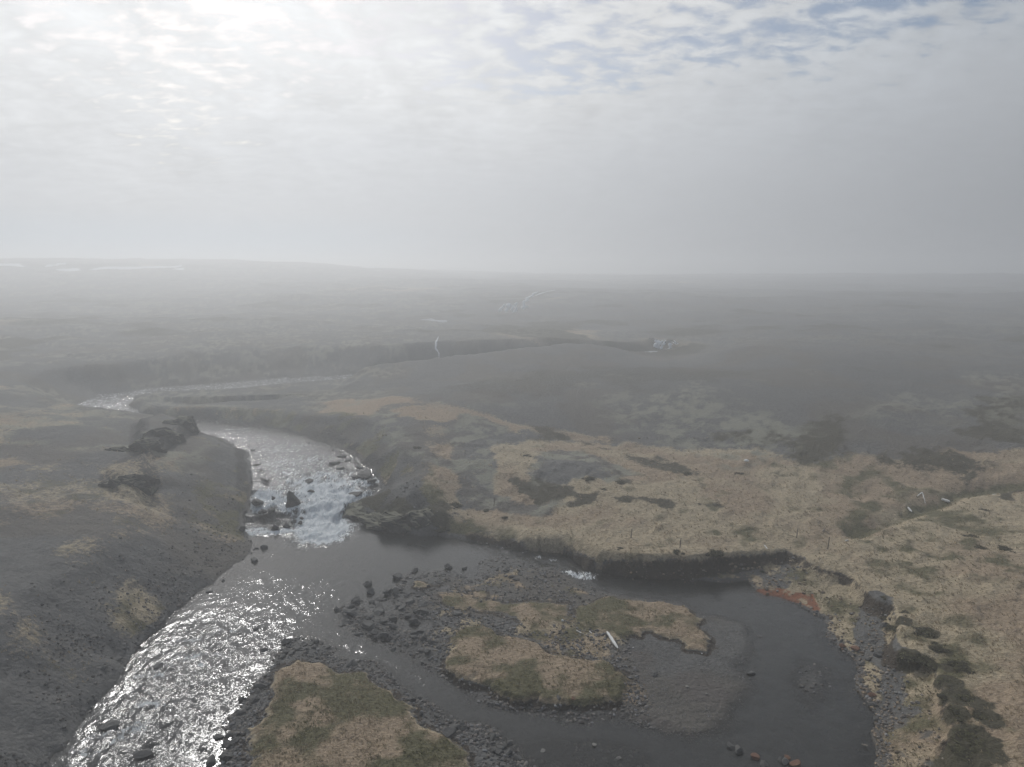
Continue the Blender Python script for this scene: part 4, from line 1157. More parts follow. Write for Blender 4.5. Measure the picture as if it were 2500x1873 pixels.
# dark crags on the left hill and by the right of the falls
def crag_mesh(seed, lx, ly, lz):
    g = np.random.default_rng(seed)
    v, f = ICO4[0].copy(), ICO4[1]
    v = np.sign(v) * np.abs(v) ** 0.7
    for i in range(10):
        n = g.normal(size=3); n[2] *= 0.4; n /= np.linalg.norm(n)
        d = g.uniform(0.75, 1.05)
        v = v - np.maximum(v @ n - d, 0)[:, None] * n
    q = v.copy()
    v += 0.30 * np.stack([vnoise(q[:, (k + 1) % 3] * 1.9 + seed, q[:, (k + 2) % 3] * 1.9 + q[:, k], seed + k) for k in range(3)], -1)
    v += 0.16 * np.stack([vnoise(q[:, (k + 1) % 3] * 4.5 + seed, q[:, (k + 2) % 3] * 4.5 + q[:, k] * 3, seed + 9 + k) for k in range(3)], -1)
    v[:, 2] = np.round(v[:, 2] * 4) / 4 * 0.4 + v[:, 2] * 0.6
    return mesh_np("crag", v * np.array([lx, ly, lz]), f, M_CRAGMOSS, False)
for k, (px, py, z, sx, sy, sz, rz, lab) in enumerate([
    (398, 935, 6.0, 2.3, 2.0, 1.9, 0.3, "dark square crag overlooking the river bend on the left hill"),
    (355, 960, 6.2, 2.6, 1.5, 1.6, 0.7, "dark rock wall running down left from the square crag"),
    (322, 985, 6.2, 1.8, 1.2, 1.2, 0.8, "broken dark rocks below the rock wall on the left hill"),
    (285, 1048, 6.0, 2.5, 1.5, 1.7, 0.4, "lower dark crag with a sloping top on the left hill"),
    (252, 1056, 5.9, 1.5, 1.0, 1.1, 0.2, "small crag against the left end of the lower dark crag"),
    (255, 975, 7.2, 2.0, 1.2, 0.8, 0.3, "low dark crag left of the square crag among pale moss")]):
    X, Y = at('D', px, py, z)
    tag(link("crag", crag_mesh(30 + k, 1, 1, 1), None, (X, Y, ground_z(X, Y) - 0.5 * sz), (0.05, 0.05, rz), (sx * 1.15, sy * 0.7, sz * 0.95)), lab, "crag")
for k, (px, py, z, sx, sy, sz, rz, lab) in enumerate([
    (1300, 690, 0.6, 2.2, 1.6, 1.0, -0.5, "dark sloping rock shelf at the right foot of the falls"),
    (1430, 740, 0.9, 2.3, 1.6, 1.1, -0.6, "dark rock face right of the falls above the pool"),
    (1570, 770, 1.0, 2.4, 1.3, 1.3, -0.3, "rough dark rock face where the bank meets the meadow"),
    (1720, 760, 1.2, 1.8, 1.2, 1.3, -0.2, "last dark rock of the face right of the falls, half under heather")]):
    X, Y = at('Z6', px, py, z)
    tag(link("crag", crag_mesh(50 + k, 1, 1, 1), None, (X, Y + 0.6, max(ground_z(X, Y + 0.6), 0) - 0.1), (0.25, 0.0, rz), (sx, sy, sz)), lab, "crag")

# ------------------------------------------------------------------ boulders of the bars, picked largest first
def sample_poly(pg, n):
    pg = np.array(pg); out = []
    lo, hi = pg.min(0), pg.max(0)
    while len(out) < n:
        q = rng.uniform(lo, hi, size=(n * 4, 2))
        s = sdf(q[:, 0], q[:, 1], pg, 5)
        out += [tuple(p) for p in q[s < 0]]
    return out[:n]
ZONES = [
    ('Z2', [(880, 520), (1000, 450), (1250, 420), (1400, 330), (1560, 380), (1500, 520), (1540, 620), (1580, 800), (1500, 900), (1250, 780), (1000, 680), (900, 620)], 62, (0.22, 0.48), "angular grey boulder in the jumble at the stony bar's left end", "boulders at the left end of the stony bar"),
    ('Z2', [(1380, 250), (1650, 260), (1900, 290), (2150, 260), (2150, 340), (1800, 360), (1600, 340), (1420, 320)], 22, (0.2, 0.36), "grey cobble boulder along the upper edge of the stony bar", "boulders along the bar's upper edge"),
    ('Z2', [(540, 720), (680, 690), (900, 780), (860, 860), (1200, 930), (1180, 970), (900, 920), (650, 830), (480, 880), (440, 900), (500, 820)], 26, (0.18, 0.36), "grey boulder on the stony point above the front turf", "boulders on the front stony point"),
    ('Z2', [(430, 900), (330, 1060), (240, 1180), (170, 1280), (120, 1480), (200, 1584), (240, 1400), (240, 1300), (330, 1220), (390, 1060), (450, 940)], 30, (0.16, 0.36), "dark slab boulder along the left rim of the front turf", "boulders along the front turf's left rim"),
    ('Z2', [(1210, 940), (1350, 1030), (1460, 1140), (1560, 1190), (1700, 1270), (1900, 1360), (2100, 1440), (2150, 1540), (1900, 1500), (1700, 1370), (1480, 1200), (1400, 1130), (1290, 1040)], 36, (0.16, 0.36), "grey boulder along the right rim of the front turf", "boulders along the front turf's right rim"),
    ('Z4', [(880, 560), (960, 580), (1150, 700), (1230, 850), (1220, 1080), (1150, 1060), (1100, 900), (1050, 720)], 22, (0.14, 0.28), "brownish cobble boulder at the foot of the right bank", "boulders at the right bank's foot"),
    ('Z1', [(300, 1380), (560, 1030), (760, 800), (960, 620), (1060, 500), (1000, 480), (700, 780), (480, 1050), (250, 1350)], 20, (0.14, 0.26), "dark cobble boulder along the waterline of the left gravel bank", "boulders along the left waterline"),
]
LOOSE = []
for v, pts, n, (a, b), lab, grp in ZONES:
    P2 = sample_poly(poly(v, pts), n)
    for (x, y) in P2:
        s = a + (b - a) * random.random() ** 1.8
        z = max(ground_z(x, y), -0.12)
        ms = B_RUST if (v == 'Z4' and random.random() < 0.18) else BOULDERS_LOW
        o = link("boulder", random.choice(ms), None, (x, y, z + s * 0.28), (random.uniform(-.3, .3), random.uniform(-.3, .3), random.uniform(0, 6.28)),
                 (s * random.uniform(.9, 1.4), s * random.uniform(.8, 1.1), s * random.uniform(.7, 1.05)))
        tag(o, lab, "boulder", grp)
        sx_, sy_ = screen(*o.location)
        LOOSE.append((o, sx_, sy_, 'reddish' if ms is B_RUST else 'dark' if v == 'Z1' else 'grey'))
ORD = ["nearest", "second nearest", "third nearest", "fourth nearest", "fifth nearest", "sixth nearest", "seventh nearest", "eighth nearest", "ninth nearest", "tenth nearest", "eleventh nearest", "twelfth nearest", "thirteenth nearest", "fourteenth nearest", "fifteenth nearest", "sixteenth nearest"]
slots = {}
for o, sx_, sy_, hue in LOOSE:
    ph_, (ax_, ay_) = min(ANCHORS, key=lambda q: (q[1][0] - sx_) ** 2 + 1.6 * (q[1][1] - sy_) ** 2)
    ddx, ddy = sx_ - ax_, 1.3 * (sy_ - ay_)
    way = ("right of" if ddx > 0 else "left of") if abs(ddx) > abs(ddy) else ("below" if ddy > 0 else "above")
    slots.setdefault((ph_, way), []).append((math.hypot(ddx, ddy), o, hue))
for (ph_, way), lst in slots.items():
    lst.sort(key=lambda q: q[0])
    for q, (_, o, hue) in enumerate(lst):
        o['label'] = ("%s %s boulder %s %s" % (ORD[q], hue, way, ph_)) if q < 16 else ("%s boulder well %s %s" % (hue, way, ph_))

# ------------------------------------------------------------------ loose stones (uncountable)
def stones(name, x, y, z, size, tone, label):
    n = len(x)
    nv = [rock_verts(ICO1[0], 300 + i, 0.12, 0.62, 3) for i in range(8)]
    F = ICO1[1]
    pick = rng.integers(0, 8, n)
    base = np.stack(nv)[pick]                                   # n, 12, 3
    ang = rng.uniform(0, 6.28, n); c, s = np.cos(ang), np.sin(ang)
    bx = base[:, :, 0] * c[:, None] - base[:, :, 1] * s[:, None]
    by = base[:, :, 0] * s[:, None] + base[:, :, 1] * c[:, None]
    V = np.stack([bx * size[:, None] + x[:, None], by * size[:, None] + y[:, None], base[:, :, 2] * size[:, None] + (z + size * 0.2)[:, None]], -1).reshape(-1, 3)
    nvv = base.shape[1]
    Fs = (F[None] + (np.arange(n) * nvv)[:, None, None]).reshape(-1, 3)
    me = mesh_np(name, V, Fs, M_STONE, False)
    col_attr(me, "tone", np.repeat(np.concatenate([tone, np.ones((n, 1))], 1), nvv, 0))
    return stuff(link(name, me), label, "stones")
def scatter(n, th0, th1, ra, rb):
    """even-looking spread: density falls with distance"""
    th = rng.uniform(R(th0), R(th1), n)
    d0, d1 = math.atan2(CAM_H, ra), math.atan2(CAM_H, rb)
    rr = CAM_H / np.tan(rng.uniform(d1, d0, n))
    return rr * np.sin(th), rr * np.cos(th)
def grey_tone(n, lo, hi, brown=0.3):
    g = rng.uniform(lo, hi, n) ** 1.0
    b = rng.uniform(0, brown, n)
    return np.stack([g * (1 + 0.30 * b), g * (1 + 0.04 * b), g * (1 - 0.22 * b)], -1)
x, y = scatter(240000, -43, 43, 34, 110)
t_ = lookup(x, y, ALL)
W, h, sb, sf = t_['W'], t_['h'], t_['sb'], t_['sf']
veg = np.clip(t_['grass'] + t_['moss'] * 0.5 + t_['heath'], 0, 1)
turf = np.clip(t_['turf'] * 1.3, 0, 1)
p = np.zeros_like(x)
onbar = ((sb < 0.4) | (sf < 0.5)) & (W <= 0)
clus = sstep(fbm(x, y, 2.5, 3, 71), -0.35, 0.25)
xr, yr = at('Z3', 1500, 500)
spit = (x > 9.5) & (sf > 1) & onbar
cobbly = np.where(onbar, np.where(spit, 0.75, 0.85), 0)
p = np.where(onbar & (h > -0.22), cobbly * (0.35 + 0.65 * clus) * np.clip(1 - 1.5 * turf, 0, 1) * (1 - 0.9 * t_['mud']), 0)
lft = (W > -0.3) & (x < -4) & (y < 88)
p = np.where(lft, 0.95 * (1 - 0.9 * veg) * sstep(W, 9, 0.5) * (0.15 + 0.85 * clus) * sstep(fbm(x, y, 7, 3, 72), -0.5, 0.2), p)
rgt = (W > -0.5) & (x > 10) & (t_['S'] < 0.4)
p = np.where(rgt, 0.55 * (1 - 0.85 * veg) * (0.4 + 0.6 * clus) + 0.5 * sstep(W, 1.6, 0.2) * (y < 66), p)
sh = (W <= 0) & ~onbar & (h > -0.19)
p = np.where(sh, 0.22 * clus, p) * (1 - 0.85 * np.clip(t_['rust'] * 1.5, 0, 1))
sel = rng.random(len(x)) < p
x, y, h = x[sel], y[sel], h[sel]
n = len(x)
rr = np.hypot(x, y)
size = (0.035 + 0.14 * rng.random(n) ** 3.2) * (1 + (rr - 45) / 130)
sp2 = spit[sel]
size[sp2] = (0.022 + 0.035 * rng.random(sp2.sum()) ** 2) * 1.1
tone = grey_tone(n, 0.06, 0.25, 0.6)
tone[sp2] = grey_tone(sp2.sum(), 0.11, 0.27, 0.5)
rb_ = (x > 10) & (t_['S'][sel] < 0.4) & (W[sel] > -0.5)
tone[rb_] = grey_tone(rb_.sum(), 0.09, 0.26, 1.4)
lf_ = (x < -4) & (W[sel] > -0.3)
size[lf_] *= 0.85
tone[lf_] = grey_tone(lf_.sum(), 0.04, 0.22, 0.6)
stones("loose_stones", x, y, h, size, tone, "uncountable loose stones strewn over bars and banks")

# ------------------------------------------------------------------ grass (uncountable)
def blades(name, x, y, z, hgt, lean, tone, per, wid, label, mat):
    n = len(x)
    N = n * per
    X = np.repeat(x, per) + rng.normal(0, 1, N) * np.repeat(hgt, per) * 0.35
    Y = np.repeat(y, per) + rng.normal(0, 1, N) * np.repeat(hgt, per) * 0.35
    Z = np.repeat(z, per) - 0.02
    H = np.repeat(hgt, per) * rng.uniform(0.6, 1.2, N)
    a = rng.uniform(0, 6.28, N)
    la = rng.normal(0, 0.8, N) + np.repeat(lean, per)
    L = H * rng.uniform(0.4, 1.1, N)
    wx, wy = np.cos(a) * wid * H, np.sin(a) * wid * H
    tx, ty = np.cos(la) * L, np.sin(la) * L
    v0 = np.stack([X - wx, Y - wy, Z], -1); v1 = np.stack([X + wx, Y + wy, Z], -1)
    v2 = np.stack([X + tx * 0.45 + wx * .7, Y + ty * 0.45 + wy * .7, Z + H * 0.6], -1)
    v3 = np.stack([X + tx, Y + ty, Z + H * 0.8], -1)
    V = np.stack([v0, v1, v2, v3], 1).reshape(-1, 3)
    i = np.arange(N) * 4
    F = np.concatenate([np.stack([i, i + 1, i + 2], -1), np.stack([i, i + 2, i + 3], -1)])
    me = mesh_np(name, V, F, mat, True)
    tn = np.repeat(tone, per, 0) * rng.uniform(0.75, 1.25, (N, 1))
    col_attr(me, "tone", np.repeat(np.concatenate([tn, np.ones((N, 1))], 1), 4, 0))
    return me
x, y = scatter(230000, -43, 43, 34, 120)
t_ = lookup(x, y, ALL)
gmask = t_['grass'] * (1 - 0.9 * t_['heath']) * (1 - t_['wet'])
sel = rng.random(len(x)) < gmask * 0.36 * (0.35 + 0.65 * sstep(fbm(x, y, 1.8, 3, 81), -0.3, 0.3))
x, y, h = x[sel], y[sel], t_['h'][sel]
gg = t_['green'][sel]
n = len(x)
dryc = np.stack([rng.uniform(0.28, 0.50, n)] * 3, -1) * np.array([1.0, 0.80, 0.55])
grnc = np.stack([rng.uniform(0.10, 0.21, n)] * 3, -1) * np.array([0.95, 0.93, 0.45])
mixg = np.clip(gg + 0.5 * fbm(x, y, 2.0, 3, 82), 0, 1)[:, None]
tone = dryc * (1 - mixg) + grnc * mixg
hg = rng.uniform(0.07, 0.20, n) * (1 + (np.hypot(x, y) - 45) / 150)
lean = 2.6 + 1.2 * fbm(x, y, 9.0, 2, 83)
stuff(link("grass", blades("grass", x, y, h, hg, lean, tone, 4, 0.16, "", M_GRASS)), "wind-flattened dry grass over meadow and turf islands", "grass")

# ------------------------------------------------------------------ heather clumps
def clump_mesh(seed):
    g = np.random.default_rng(seed)
    n = 620
    nl = 7
    lc = np.clip(g.normal(size=(nl, 2)) * np.array([0.42, 0.34]), -0.62, 0.62); lr = g.uniform(0.25, 0.5, nl)
    lc[0] = 0.0; lr[0] = 0.5
    who = g.choice(nl, n, p=lr ** 2 / (lr ** 2).sum())
    u = g.normal(size=(n, 3)); u[:, 2] = np.abs(u[:, 2]); u /= np.linalg.norm(u, axis=1)[:, None]
    c = u * (g.uniform(0.55, 1.08, n) * lr[who])[:, None] * np.array([1, 1, 0.9])
    c[:, :2] += lc[who]
    a = g.normal(size=(n, 3)) * 0.06; b = g.normal(size=(n, 3)) * 0.06
    V = np.stack([c - a, c + a * 0.6 + b * 0.4, c + b, c - a * 0.3 + b * 0.9], 1).reshape(-1, 3)
    i = np.arange(n) * 4
    F = np.concatenate([np.stack([i, i + 1, i + 2], -1), np.stack([i, i + 2, i + 3], -1)])
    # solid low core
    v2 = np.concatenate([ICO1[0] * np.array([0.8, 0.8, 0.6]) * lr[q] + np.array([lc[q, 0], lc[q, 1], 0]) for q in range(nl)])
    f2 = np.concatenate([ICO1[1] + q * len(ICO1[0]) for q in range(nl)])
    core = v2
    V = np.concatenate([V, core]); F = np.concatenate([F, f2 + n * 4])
    me = mesh_np("heather_clump", V, F, M_HEATHER, False)
    t1 = g.uniform(0.045, 0.12, n)[:, None] * np.array([[1.0, 0.95, 0.50]])
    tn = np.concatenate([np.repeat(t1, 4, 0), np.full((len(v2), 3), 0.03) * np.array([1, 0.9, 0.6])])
    col_attr(me, "tone", np.concatenate([tn, np.ones((len(tn), 1))], 1))
    return me
CL = [clump_mesh(400 + i) for i in range(6)]
def clump(v, px, py, z, wpx, label, group=None, squash=0.6):
    X, Y = at(v, px, py, z)
    dist = math.sqrt(X * X + Y * Y + (CAM_H - z) ** 2)
    r_ = 0.5 * (wpx / VIEWS[v][2] * 0.8848) / FPX * dist
    o = link("heather_clump", random.choice(CL), None, (X, Y, ground_z(X, Y) - 0.05), (0, 0, random.uniform(0, 6.28)), (r_, r_ * 1.15, r_ * squash))
    return tag(o, label, "heather", group)
for px, py, w_, lab in [
    (1350, 470, 120, "uppermost dark heather clump on the rim of the right bank scree"),
    (1570, 545, 190, "large dark heather clump on the meadow above the scree"),
    (1455, 680, 190, "dark heather clump overhanging the brown scar of the right bank"),
    (1640, 640, 130, "dark heather clump right of the one over the brown scar"),
    (1640, 760, 110, "heather clump below the brown scar's rim"),
    (1790, 780, 150, "brownish heather clump farthest out on the right meadow"),
    (1690, 865, 170, "heather clump on the rim above the grey hummocks of the right bank"),
    (1820, 1010, 240, "widest heather clump on the lower right meadow edge"),
    (1960, 1155, 150, "heather clump at the outer end of the lower right cluster"),
    (1760, 1100, 130, "heather clump beneath the widest one on the lower right"),
    (1880, 1290, 220, "heather clump near the bottom right rim"),
    (1800, 1400, 200, "lowest heather clump at the bottom right of the picture"),
    (1950, 1370, 170, "heather clump right of the lowest one at the bottom right"),
    (1430, 415, 90, "small heather clump at the head of the right bank scree"),
    (1280, 315, 70, "small dark clump at the end of the cut turf bank"),
    (1290, 365, 60, "small dark clump where the cut turf bank meets the scree")]:
    clump('Z4', px, py, 2.2, w_ * random.uniform(0.95, 1.3), lab, None, random.uniform(0.22, 0.38))
for px, py, w_, lab in [
    (450, 775, 70, "round dark bush at the meadow rim nearest the falls' rock face"),
    (620, 810, 110, "dark bush along the meadow rim, second from the falls"),
    (760, 830, 100, "dark bush along the meadow rim above the bent channel bank"),
    (900, 890, 130, "dark spreading bush on the bank above the side channel"),
    (1030, 910, 120, "dark bush at the notch where the meadow rim turns"),
    (640, 680, 70, "lone dark clump in the dry meadow near the falls"),
    (520, 640, 90, "dark clump beside the leftmost fence post"),
    (1430, 905, 70, "low dark clump in the meadow above the side channel"),
    (1800, 935, 110, "flat dark clump at the foot of the middle fence post"),
    (2050, 935, 150, "big green-black bush on the meadow rim above the still channel"),
    (1205, 490, 100, "oval dark clump below the mossy mound"),
    (1300, 540, 90, "second oval dark clump below the mossy mound, nearer the river"),
    (1420, 505, 90, "dark clump right of the oval clumps below the mossy mound"),
    (790, 365, 70, "dark clump at the left flank of the mossy mound"),
    (1865, 430, 90, "dark clump at the right tail of the mossy mound"),
    (60, 368, 80, "dark clump on the mossy slope above the falls"),
    (1920, 470, 50, "small dark clump past the tail of the mossy mound"),
    (300, 620, 130, "dark bush mass at the top of the rock face right of the falls"),
    (210, 700, 150, "dark shrub on the rock face right of the falls"),
    (60, 740, 150, "dark shrub low on the rock face above the pool")]:
    clump('Z7', px, py, 2.6 if py > 550 else 3.4, w_, lab, None, 0.55)
for px, py, w_, lab in [
    (1850, 870, 90, "dark clump on the far right meadow, upper left of four"),
    (1930, 950, 90, "dark clump on the far right meadow, lowest of four"),
    (2075, 950, 100, "dark clump on the far right meadow, right of the lowest"),
    (1945, 708, 70, "dark clump near the ditch on the far right meadow"),
    (2145, 990, 50, "small dark clump at the right end of the four on the meadow"),
    (285, 468, 70, "dark clump on the meadow beyond the mossy mound"),
    (450, 950, 60, "dark clump behind the white stick on the channel rim")]:
    clump('Z8', px, py, 2.7, w_, lab, None, 0.5)

# ------------------------------------------------------------------ driftwood, posts and small finds
def plank_mesh(L, wd, hg, seed, taper=0.5):
    g = np.random.default_rng(seed)
    n = 12; vs = []; fs = []
    for i in range(n):
        t = i / (n - 1)
        e = min(1, 0.45 + 5 * t, (1 - t) * 5 + taper * 0.5)
        wv = wd * e * (1 + 0.12 * g.normal()); hv = hg * e
        off = 0.03 * L * math.sin(3 * t + seed) * 0.3
        for k in range(8):
            a = k * math.pi / 4
            q = 0.5
            cx_, sx_ = math.copysign(abs(math.cos(a)) ** q, math.cos(a)), math.copysign(abs(math.sin(a)) ** q, math.sin(a))
            vs.append(((t - 0.5) * L, off + cx_ * wv / 2, sx_ * hv / 2 + hg / 2))
    for i in range(n - 1):
        for k in range(8):
            a, b = i * 8 + k, i * 8 + (k + 1) % 8
            fs.append((a, b, b + 8, a + 8))
    c0 = len(vs); vs.append((-0.5 * L, 0, hg / 2)); vs.append((0.5 * L, 0, hg / 2))
    for k in range(8):
        fs.append((c0, (k + 1) % 8, k, c0)); b = (n - 1) * 8
        fs.append((c0 + 1, b + k, b + (k + 1) % 8, c0 + 1))
    me = bpy.data.meshes.new("driftwood")
    me.from_pydata(vs, [], [tuple(dict.fromkeys(f)) for f in fs]); me.update()
    return me
def lay_wood(name, v, a, b, z, wd, hg, mat, label, cat="driftwood", seed=1, lift=0.03):
    p, q = at(v, a[0], a[1], z), at(v, b[0], b[1], z)
    L = math.hypot(q[0] - p[0], q[1] - p[1])
    me = plank_mesh(max(L, 0.25), wd, hg, seed); me.materials.append(mat)
    za, zb = ground_z(*p), ground_z(*q)
    o = link(name, me, None, ((p[0] + q[0]) / 2, (p[1] + q[1]) / 2, max((za + zb) / 2, z * 0.5) + lift), (0, -math.atan2(zb - za, L), math.atan2(q[1] - p[1], q[0] - p[0])))
    return tag(o, label, cat)
lay_wood("driftwood_log", 'W7', (1160, 585), (1408, 935), 0.35, 0.24, 0.16, M_DRIFT, "long bleached white driftwood plank lying on the stony bar", seed=2, lift=0.08)
lay_wood("driftwood_stick", 'W7', (498, 510), (620, 578), 0.35, 0.07, 0.06, M_DRIFT, "thin white stick left of the long driftwood plank", seed=3, lift=0.05)
lay_wood("driftwood_stick", 'W7', (785, 530), (838, 582), 0.35, 0.09, 0.07, M_DRIFT, "short white stick between the thin stick and the long plank", seed=4, lift=0.05)
lay_wood("driftwood_stick", 'Z8', (458, 918), (480, 940), 2.1, 0.10, 0.08, M_DRIFT, "white stick on the meadow rim above the still channel", seed=5)
lay_wood("driftwood_log", 'Z8', (1425, 670), (1455, 688), 2.3, 0.2, 0.16, M_DRIFT, "short white log lying beside the dry ditch", seed=6)
lay_wood("driftwood_log", 'Z8', (1655, 603), (1712, 616), 2.6, 0.45, 0.25, M_DRIFT, "broad white slab of driftwood at the head of the dry ditch", seed=7)
lay_wood("driftwood_branch", 'Z8', (1490, 600), (1522, 582), 2.6, 0.10, 0.10, M_DRIFT, "pale crooked branch above the dry ditch, left arm", seed=8)
lay_wood("driftwood_branch", 'Z8', (1522, 582), (1550, 622), 2.6, 0.10, 0.10, M_DRIFT, "pale crooked branch above the dry ditch, right arm", seed=9)
lay_wood("driftwood_branch", 'Z8', (1995, 600), (2020, 610), 2.8, 0.12, 0.10, M_DRIFT, "pale stick at the far right end of the ditch", seed=10)
lay_wood("fallen_branch", 'Z8', (850, 825), (880, 790), 2.2, 0.10, 0.10, M_BRANCH, "grey branch lying on the meadow left of the ditch mouth", "branch", 11)
lay_wood("fallen_branch", 'Z8', (860, 815), (900, 840), 2.2, 0.08, 0.08, M_BRANCH, "second grey branch crossing the first near the ditch mouth", "branch", 12)
lay_wood("driftwood_stick", 'Z8', (1003, 903), (1028, 898), 2.0, 0.12, 0.1, M_DRIFT, "small pale stick below the ditch mouth", seed=13)
lay_wood("driftwood_stick", 'Z4', (1115, 1300), (1160, 1316), 0.02, 0.1, 0.08, M_BRANCH, "grey stick awash by the green foot of the right bank", seed=14, lift=0.08)

v, f = ICO2
def small_ball(name, vw, px, py, z, r_, mat, label, cat, sq=0.95):
    X, Y = at(vw, px, py, z)
    vv = v * (1 + 0.05 * vnoise(v[:, 0] * 2 + px, v[:, 1] * 2, 3))[:, None]
    vv[:, 2] *= np.where(vv[:, 2] < -0.5, 0.85, 1.0) * sq
    o = link(name, mesh_np(name, vv, f, mat), None, (X, Y, ground_z(X, Y) + r_ * 0.8), (0, 0, 0), (r_, r_, r_))
    return tag(o, label, cat)
small_ball("net_float", 'W7', 206, 300, 0.35, 0.11, M_WHITE, "round white float washed up on the stony bar", "float")
small_ball("white_pebble", 'W7', 1735, 880, 0.3, 0.06, M_WHITE, "tiny white pebble right of the long driftwood plank", "pebble", 0.7)
small_ball("white_pebble", 'Z3', 1835, 520, 0.5, 0.06, M_WHITE, "tiny white pebble at the right tip of the rear turf island", "pebble", 0.7)
small_ball("white_pebble", 'Z3', 1865, 825, 0.1, 0.10, M_PALEROCK, "pale cobble on the brown mud near the spit's end", "pebble", 0.6)
small_ball("white_litter", 'Z8', 336, 380, 3.6, 0.35, M_WHITE, "white scrap lying in the brown grass beyond the meadow", "litter", 0.5)

def post(vw, px, y0, y1, z, label):
    X, Y = at(vw, px, y1, z)
    dist = math.sqrt(X * X + Y * Y + (CAM_H - z) ** 2)
    H = min(1.5, max(1.0, (y1 - y0) / VIEWS[vw][2] * 0.8848 / FPX * dist / math.cos(math.atan2(CAM_H - z, Y))))
    vs, fs = [], []
    for i, (hh, rr_) in enumerate(((-0.25, 0.05), (0.3, 0.048), (0.8 * H, 0.045), (H, 0.042), (H + 0.02, 0.02))):
        for k in range(7):
            a = k * 6.283 / 7
            vs.append((math.cos(a) * rr_ + 0.02 * hh, math.sin(a) * rr_, hh))
    for i in range(4):
        for k in range(7):
            fs.append((i * 7 + k, i * 7 + (k + 1) % 7, i * 7 + 7 + (k + 1) % 7, i * 7 + 7 + k))
    me = bpy.data.meshes.new("fence_post"); me.from_pydata(vs, [], fs + [tuple(range(28, 35))]); me.update(); me.materials.append(M_POST)
    return tag(link("fence_post", me, None, (X, Y, ground_z(X, Y)), (0.03, 0.05, random.random())), label, "post")
post('W8', 352, 145, 265, 2.8, "leftmost thin fence post, on the meadow above the falls' rock face")
post('Z7', 1825, 878, 930, 2.3, "thin fence post in the dry meadow above the still channel")
post('Z8', 652, 265, 312, 4.2, "farthest thin post, at the foot of the grey gravel hill")
post('Z8', 676, 838, 882, 2.1, "thin leaning post among green grass left of the ditch mouth")
post('Z8', 886, 880, 952, 2.0, "thin fence post near the dark undercut bank")
post('Z7', 1495, 820, 860, 2.3, "short thin post in the middle of the dry meadow")

# ------------------------------------------------------------------ far waterfalls, stream and snow
def drape(name, pts, n_along, width, lift, mat):
    """a strip draped over the ground following a polyline of ground points"""
    P3 = []
    for i in range(len(pts) - 1):
        for k in range(n_along):
            f_ = k / n_along
            P3.append((pts[i][0] * (1 - f_) + pts[i + 1][0] * f_, pts[i][1] * (1 - f_) + pts[i + 1][1] * f_))
    P3.append(pts[-1])
    n = len(P3); rows = 5
    vs = []
    for i, p_ in enumerate(P3):
        a = P3[max(i - 1, 0)]; b = P3[min(i + 1, n - 1)]
        d = Vector((b[0] - a[0], b[1] - a[1])).normalized()
        e = math.sin(math.pi * (i + 0.3) / (n - 0.4)) ** 0.5
        wv = width * e * (0.7 + 0.6 * random.random())
        for q in range(rows):
            s_ = q / (rows - 1) - 0.5
            vs.append((p_[0] - d.y * wv * s_, p_[1] + d.x * wv * s_, 1 - (2 * abs(s_)) ** 2))
    vs = np.array(vs)
    z = lookup(vs[:, 0], vs[:, 1])['h']
    vs[:, 2] = z + lift * (0.25 + 1.2 * vs[:, 2])
    fs = []
    for i in range(n - 1):
        for q in range(rows - 1):
            a = i * rows + q
            fs.append((a, a + 1, a + 1 + rows, a + rows))
    return mesh_np(name, vs, fs, mat)
def hit(vw, px, py):
    """ground point under a measured spot, by marching along the sight line"""
    ox, oy, s = VIEWS[vw]
    X = (ox + px / s) * 0.8848; Yp = (oy + py / s) * 0.8848
    a, b = (X - CX) / FPX, (Yp - CY) / FPX
    d = np.array([a, cp - b * sp, -sp - b * cp])
    t = np.exp(np.linspace(math.log(60), math.log(1500), 500))
    hgt = lookup(d[0] * t, d[1] * t)['h']
    below = np.nonzero(CAM_H + d[2] * t < hgt)[0]
    tt = t[below[0]] if len(below) else 900.0
    return (d[0] * tt, d[1] * tt)
def fall_mesh(pts, wd, seed):
    """a falling strand: closed lumpy band, frayed in width, through (x, y, z) points"""
    g = np.random.default_rng(seed)
    P3 = []
    for i in range(len(pts) - 1):
        for k in range(5):
            f_ = k / 5
            P3.append([pts[i][q] * (1 - f_) + pts[i + 1][q] * f_ for q in range(3)])
    P3.append(list(pts[-1]))
    vs, fs = [], []
    ph = g.uniform(0, 6, 2)
    for i, p in enumerate(P3):
        t = i / (len(P3) - 1)
        wv = wd * (0.65 + 0.35 * math.sin(7 * t + ph[0]) * 0.6 + 0.25 * g.normal() * 0.6) * min(1, 0.35 + 4 * t, 0.5 + 3 * (1 - t))
        wv = max(wv, 0.12 * wd)
        ox = 0.12 * wd * math.sin(9 * t + ph[1])
        for dx, dy in ((-0.5, 0), (-0.2, -0.22), (0.2, -0.22), (0.5, 0), (0, 0.25)):
            vs.append((p[0] + ox + dx * wv, p[1] + dy * wv * 0.6, p[2]))
    n = len(P3)
    for i in range(n - 1):
        for k in range(5):
            a, b = i * 5 + k, i * 5 + (k + 1) % 5
            fs.append((a, b, b + 5, a + 5))
    me = mesh_np("strand", vs, fs, M_FALL)
    return me
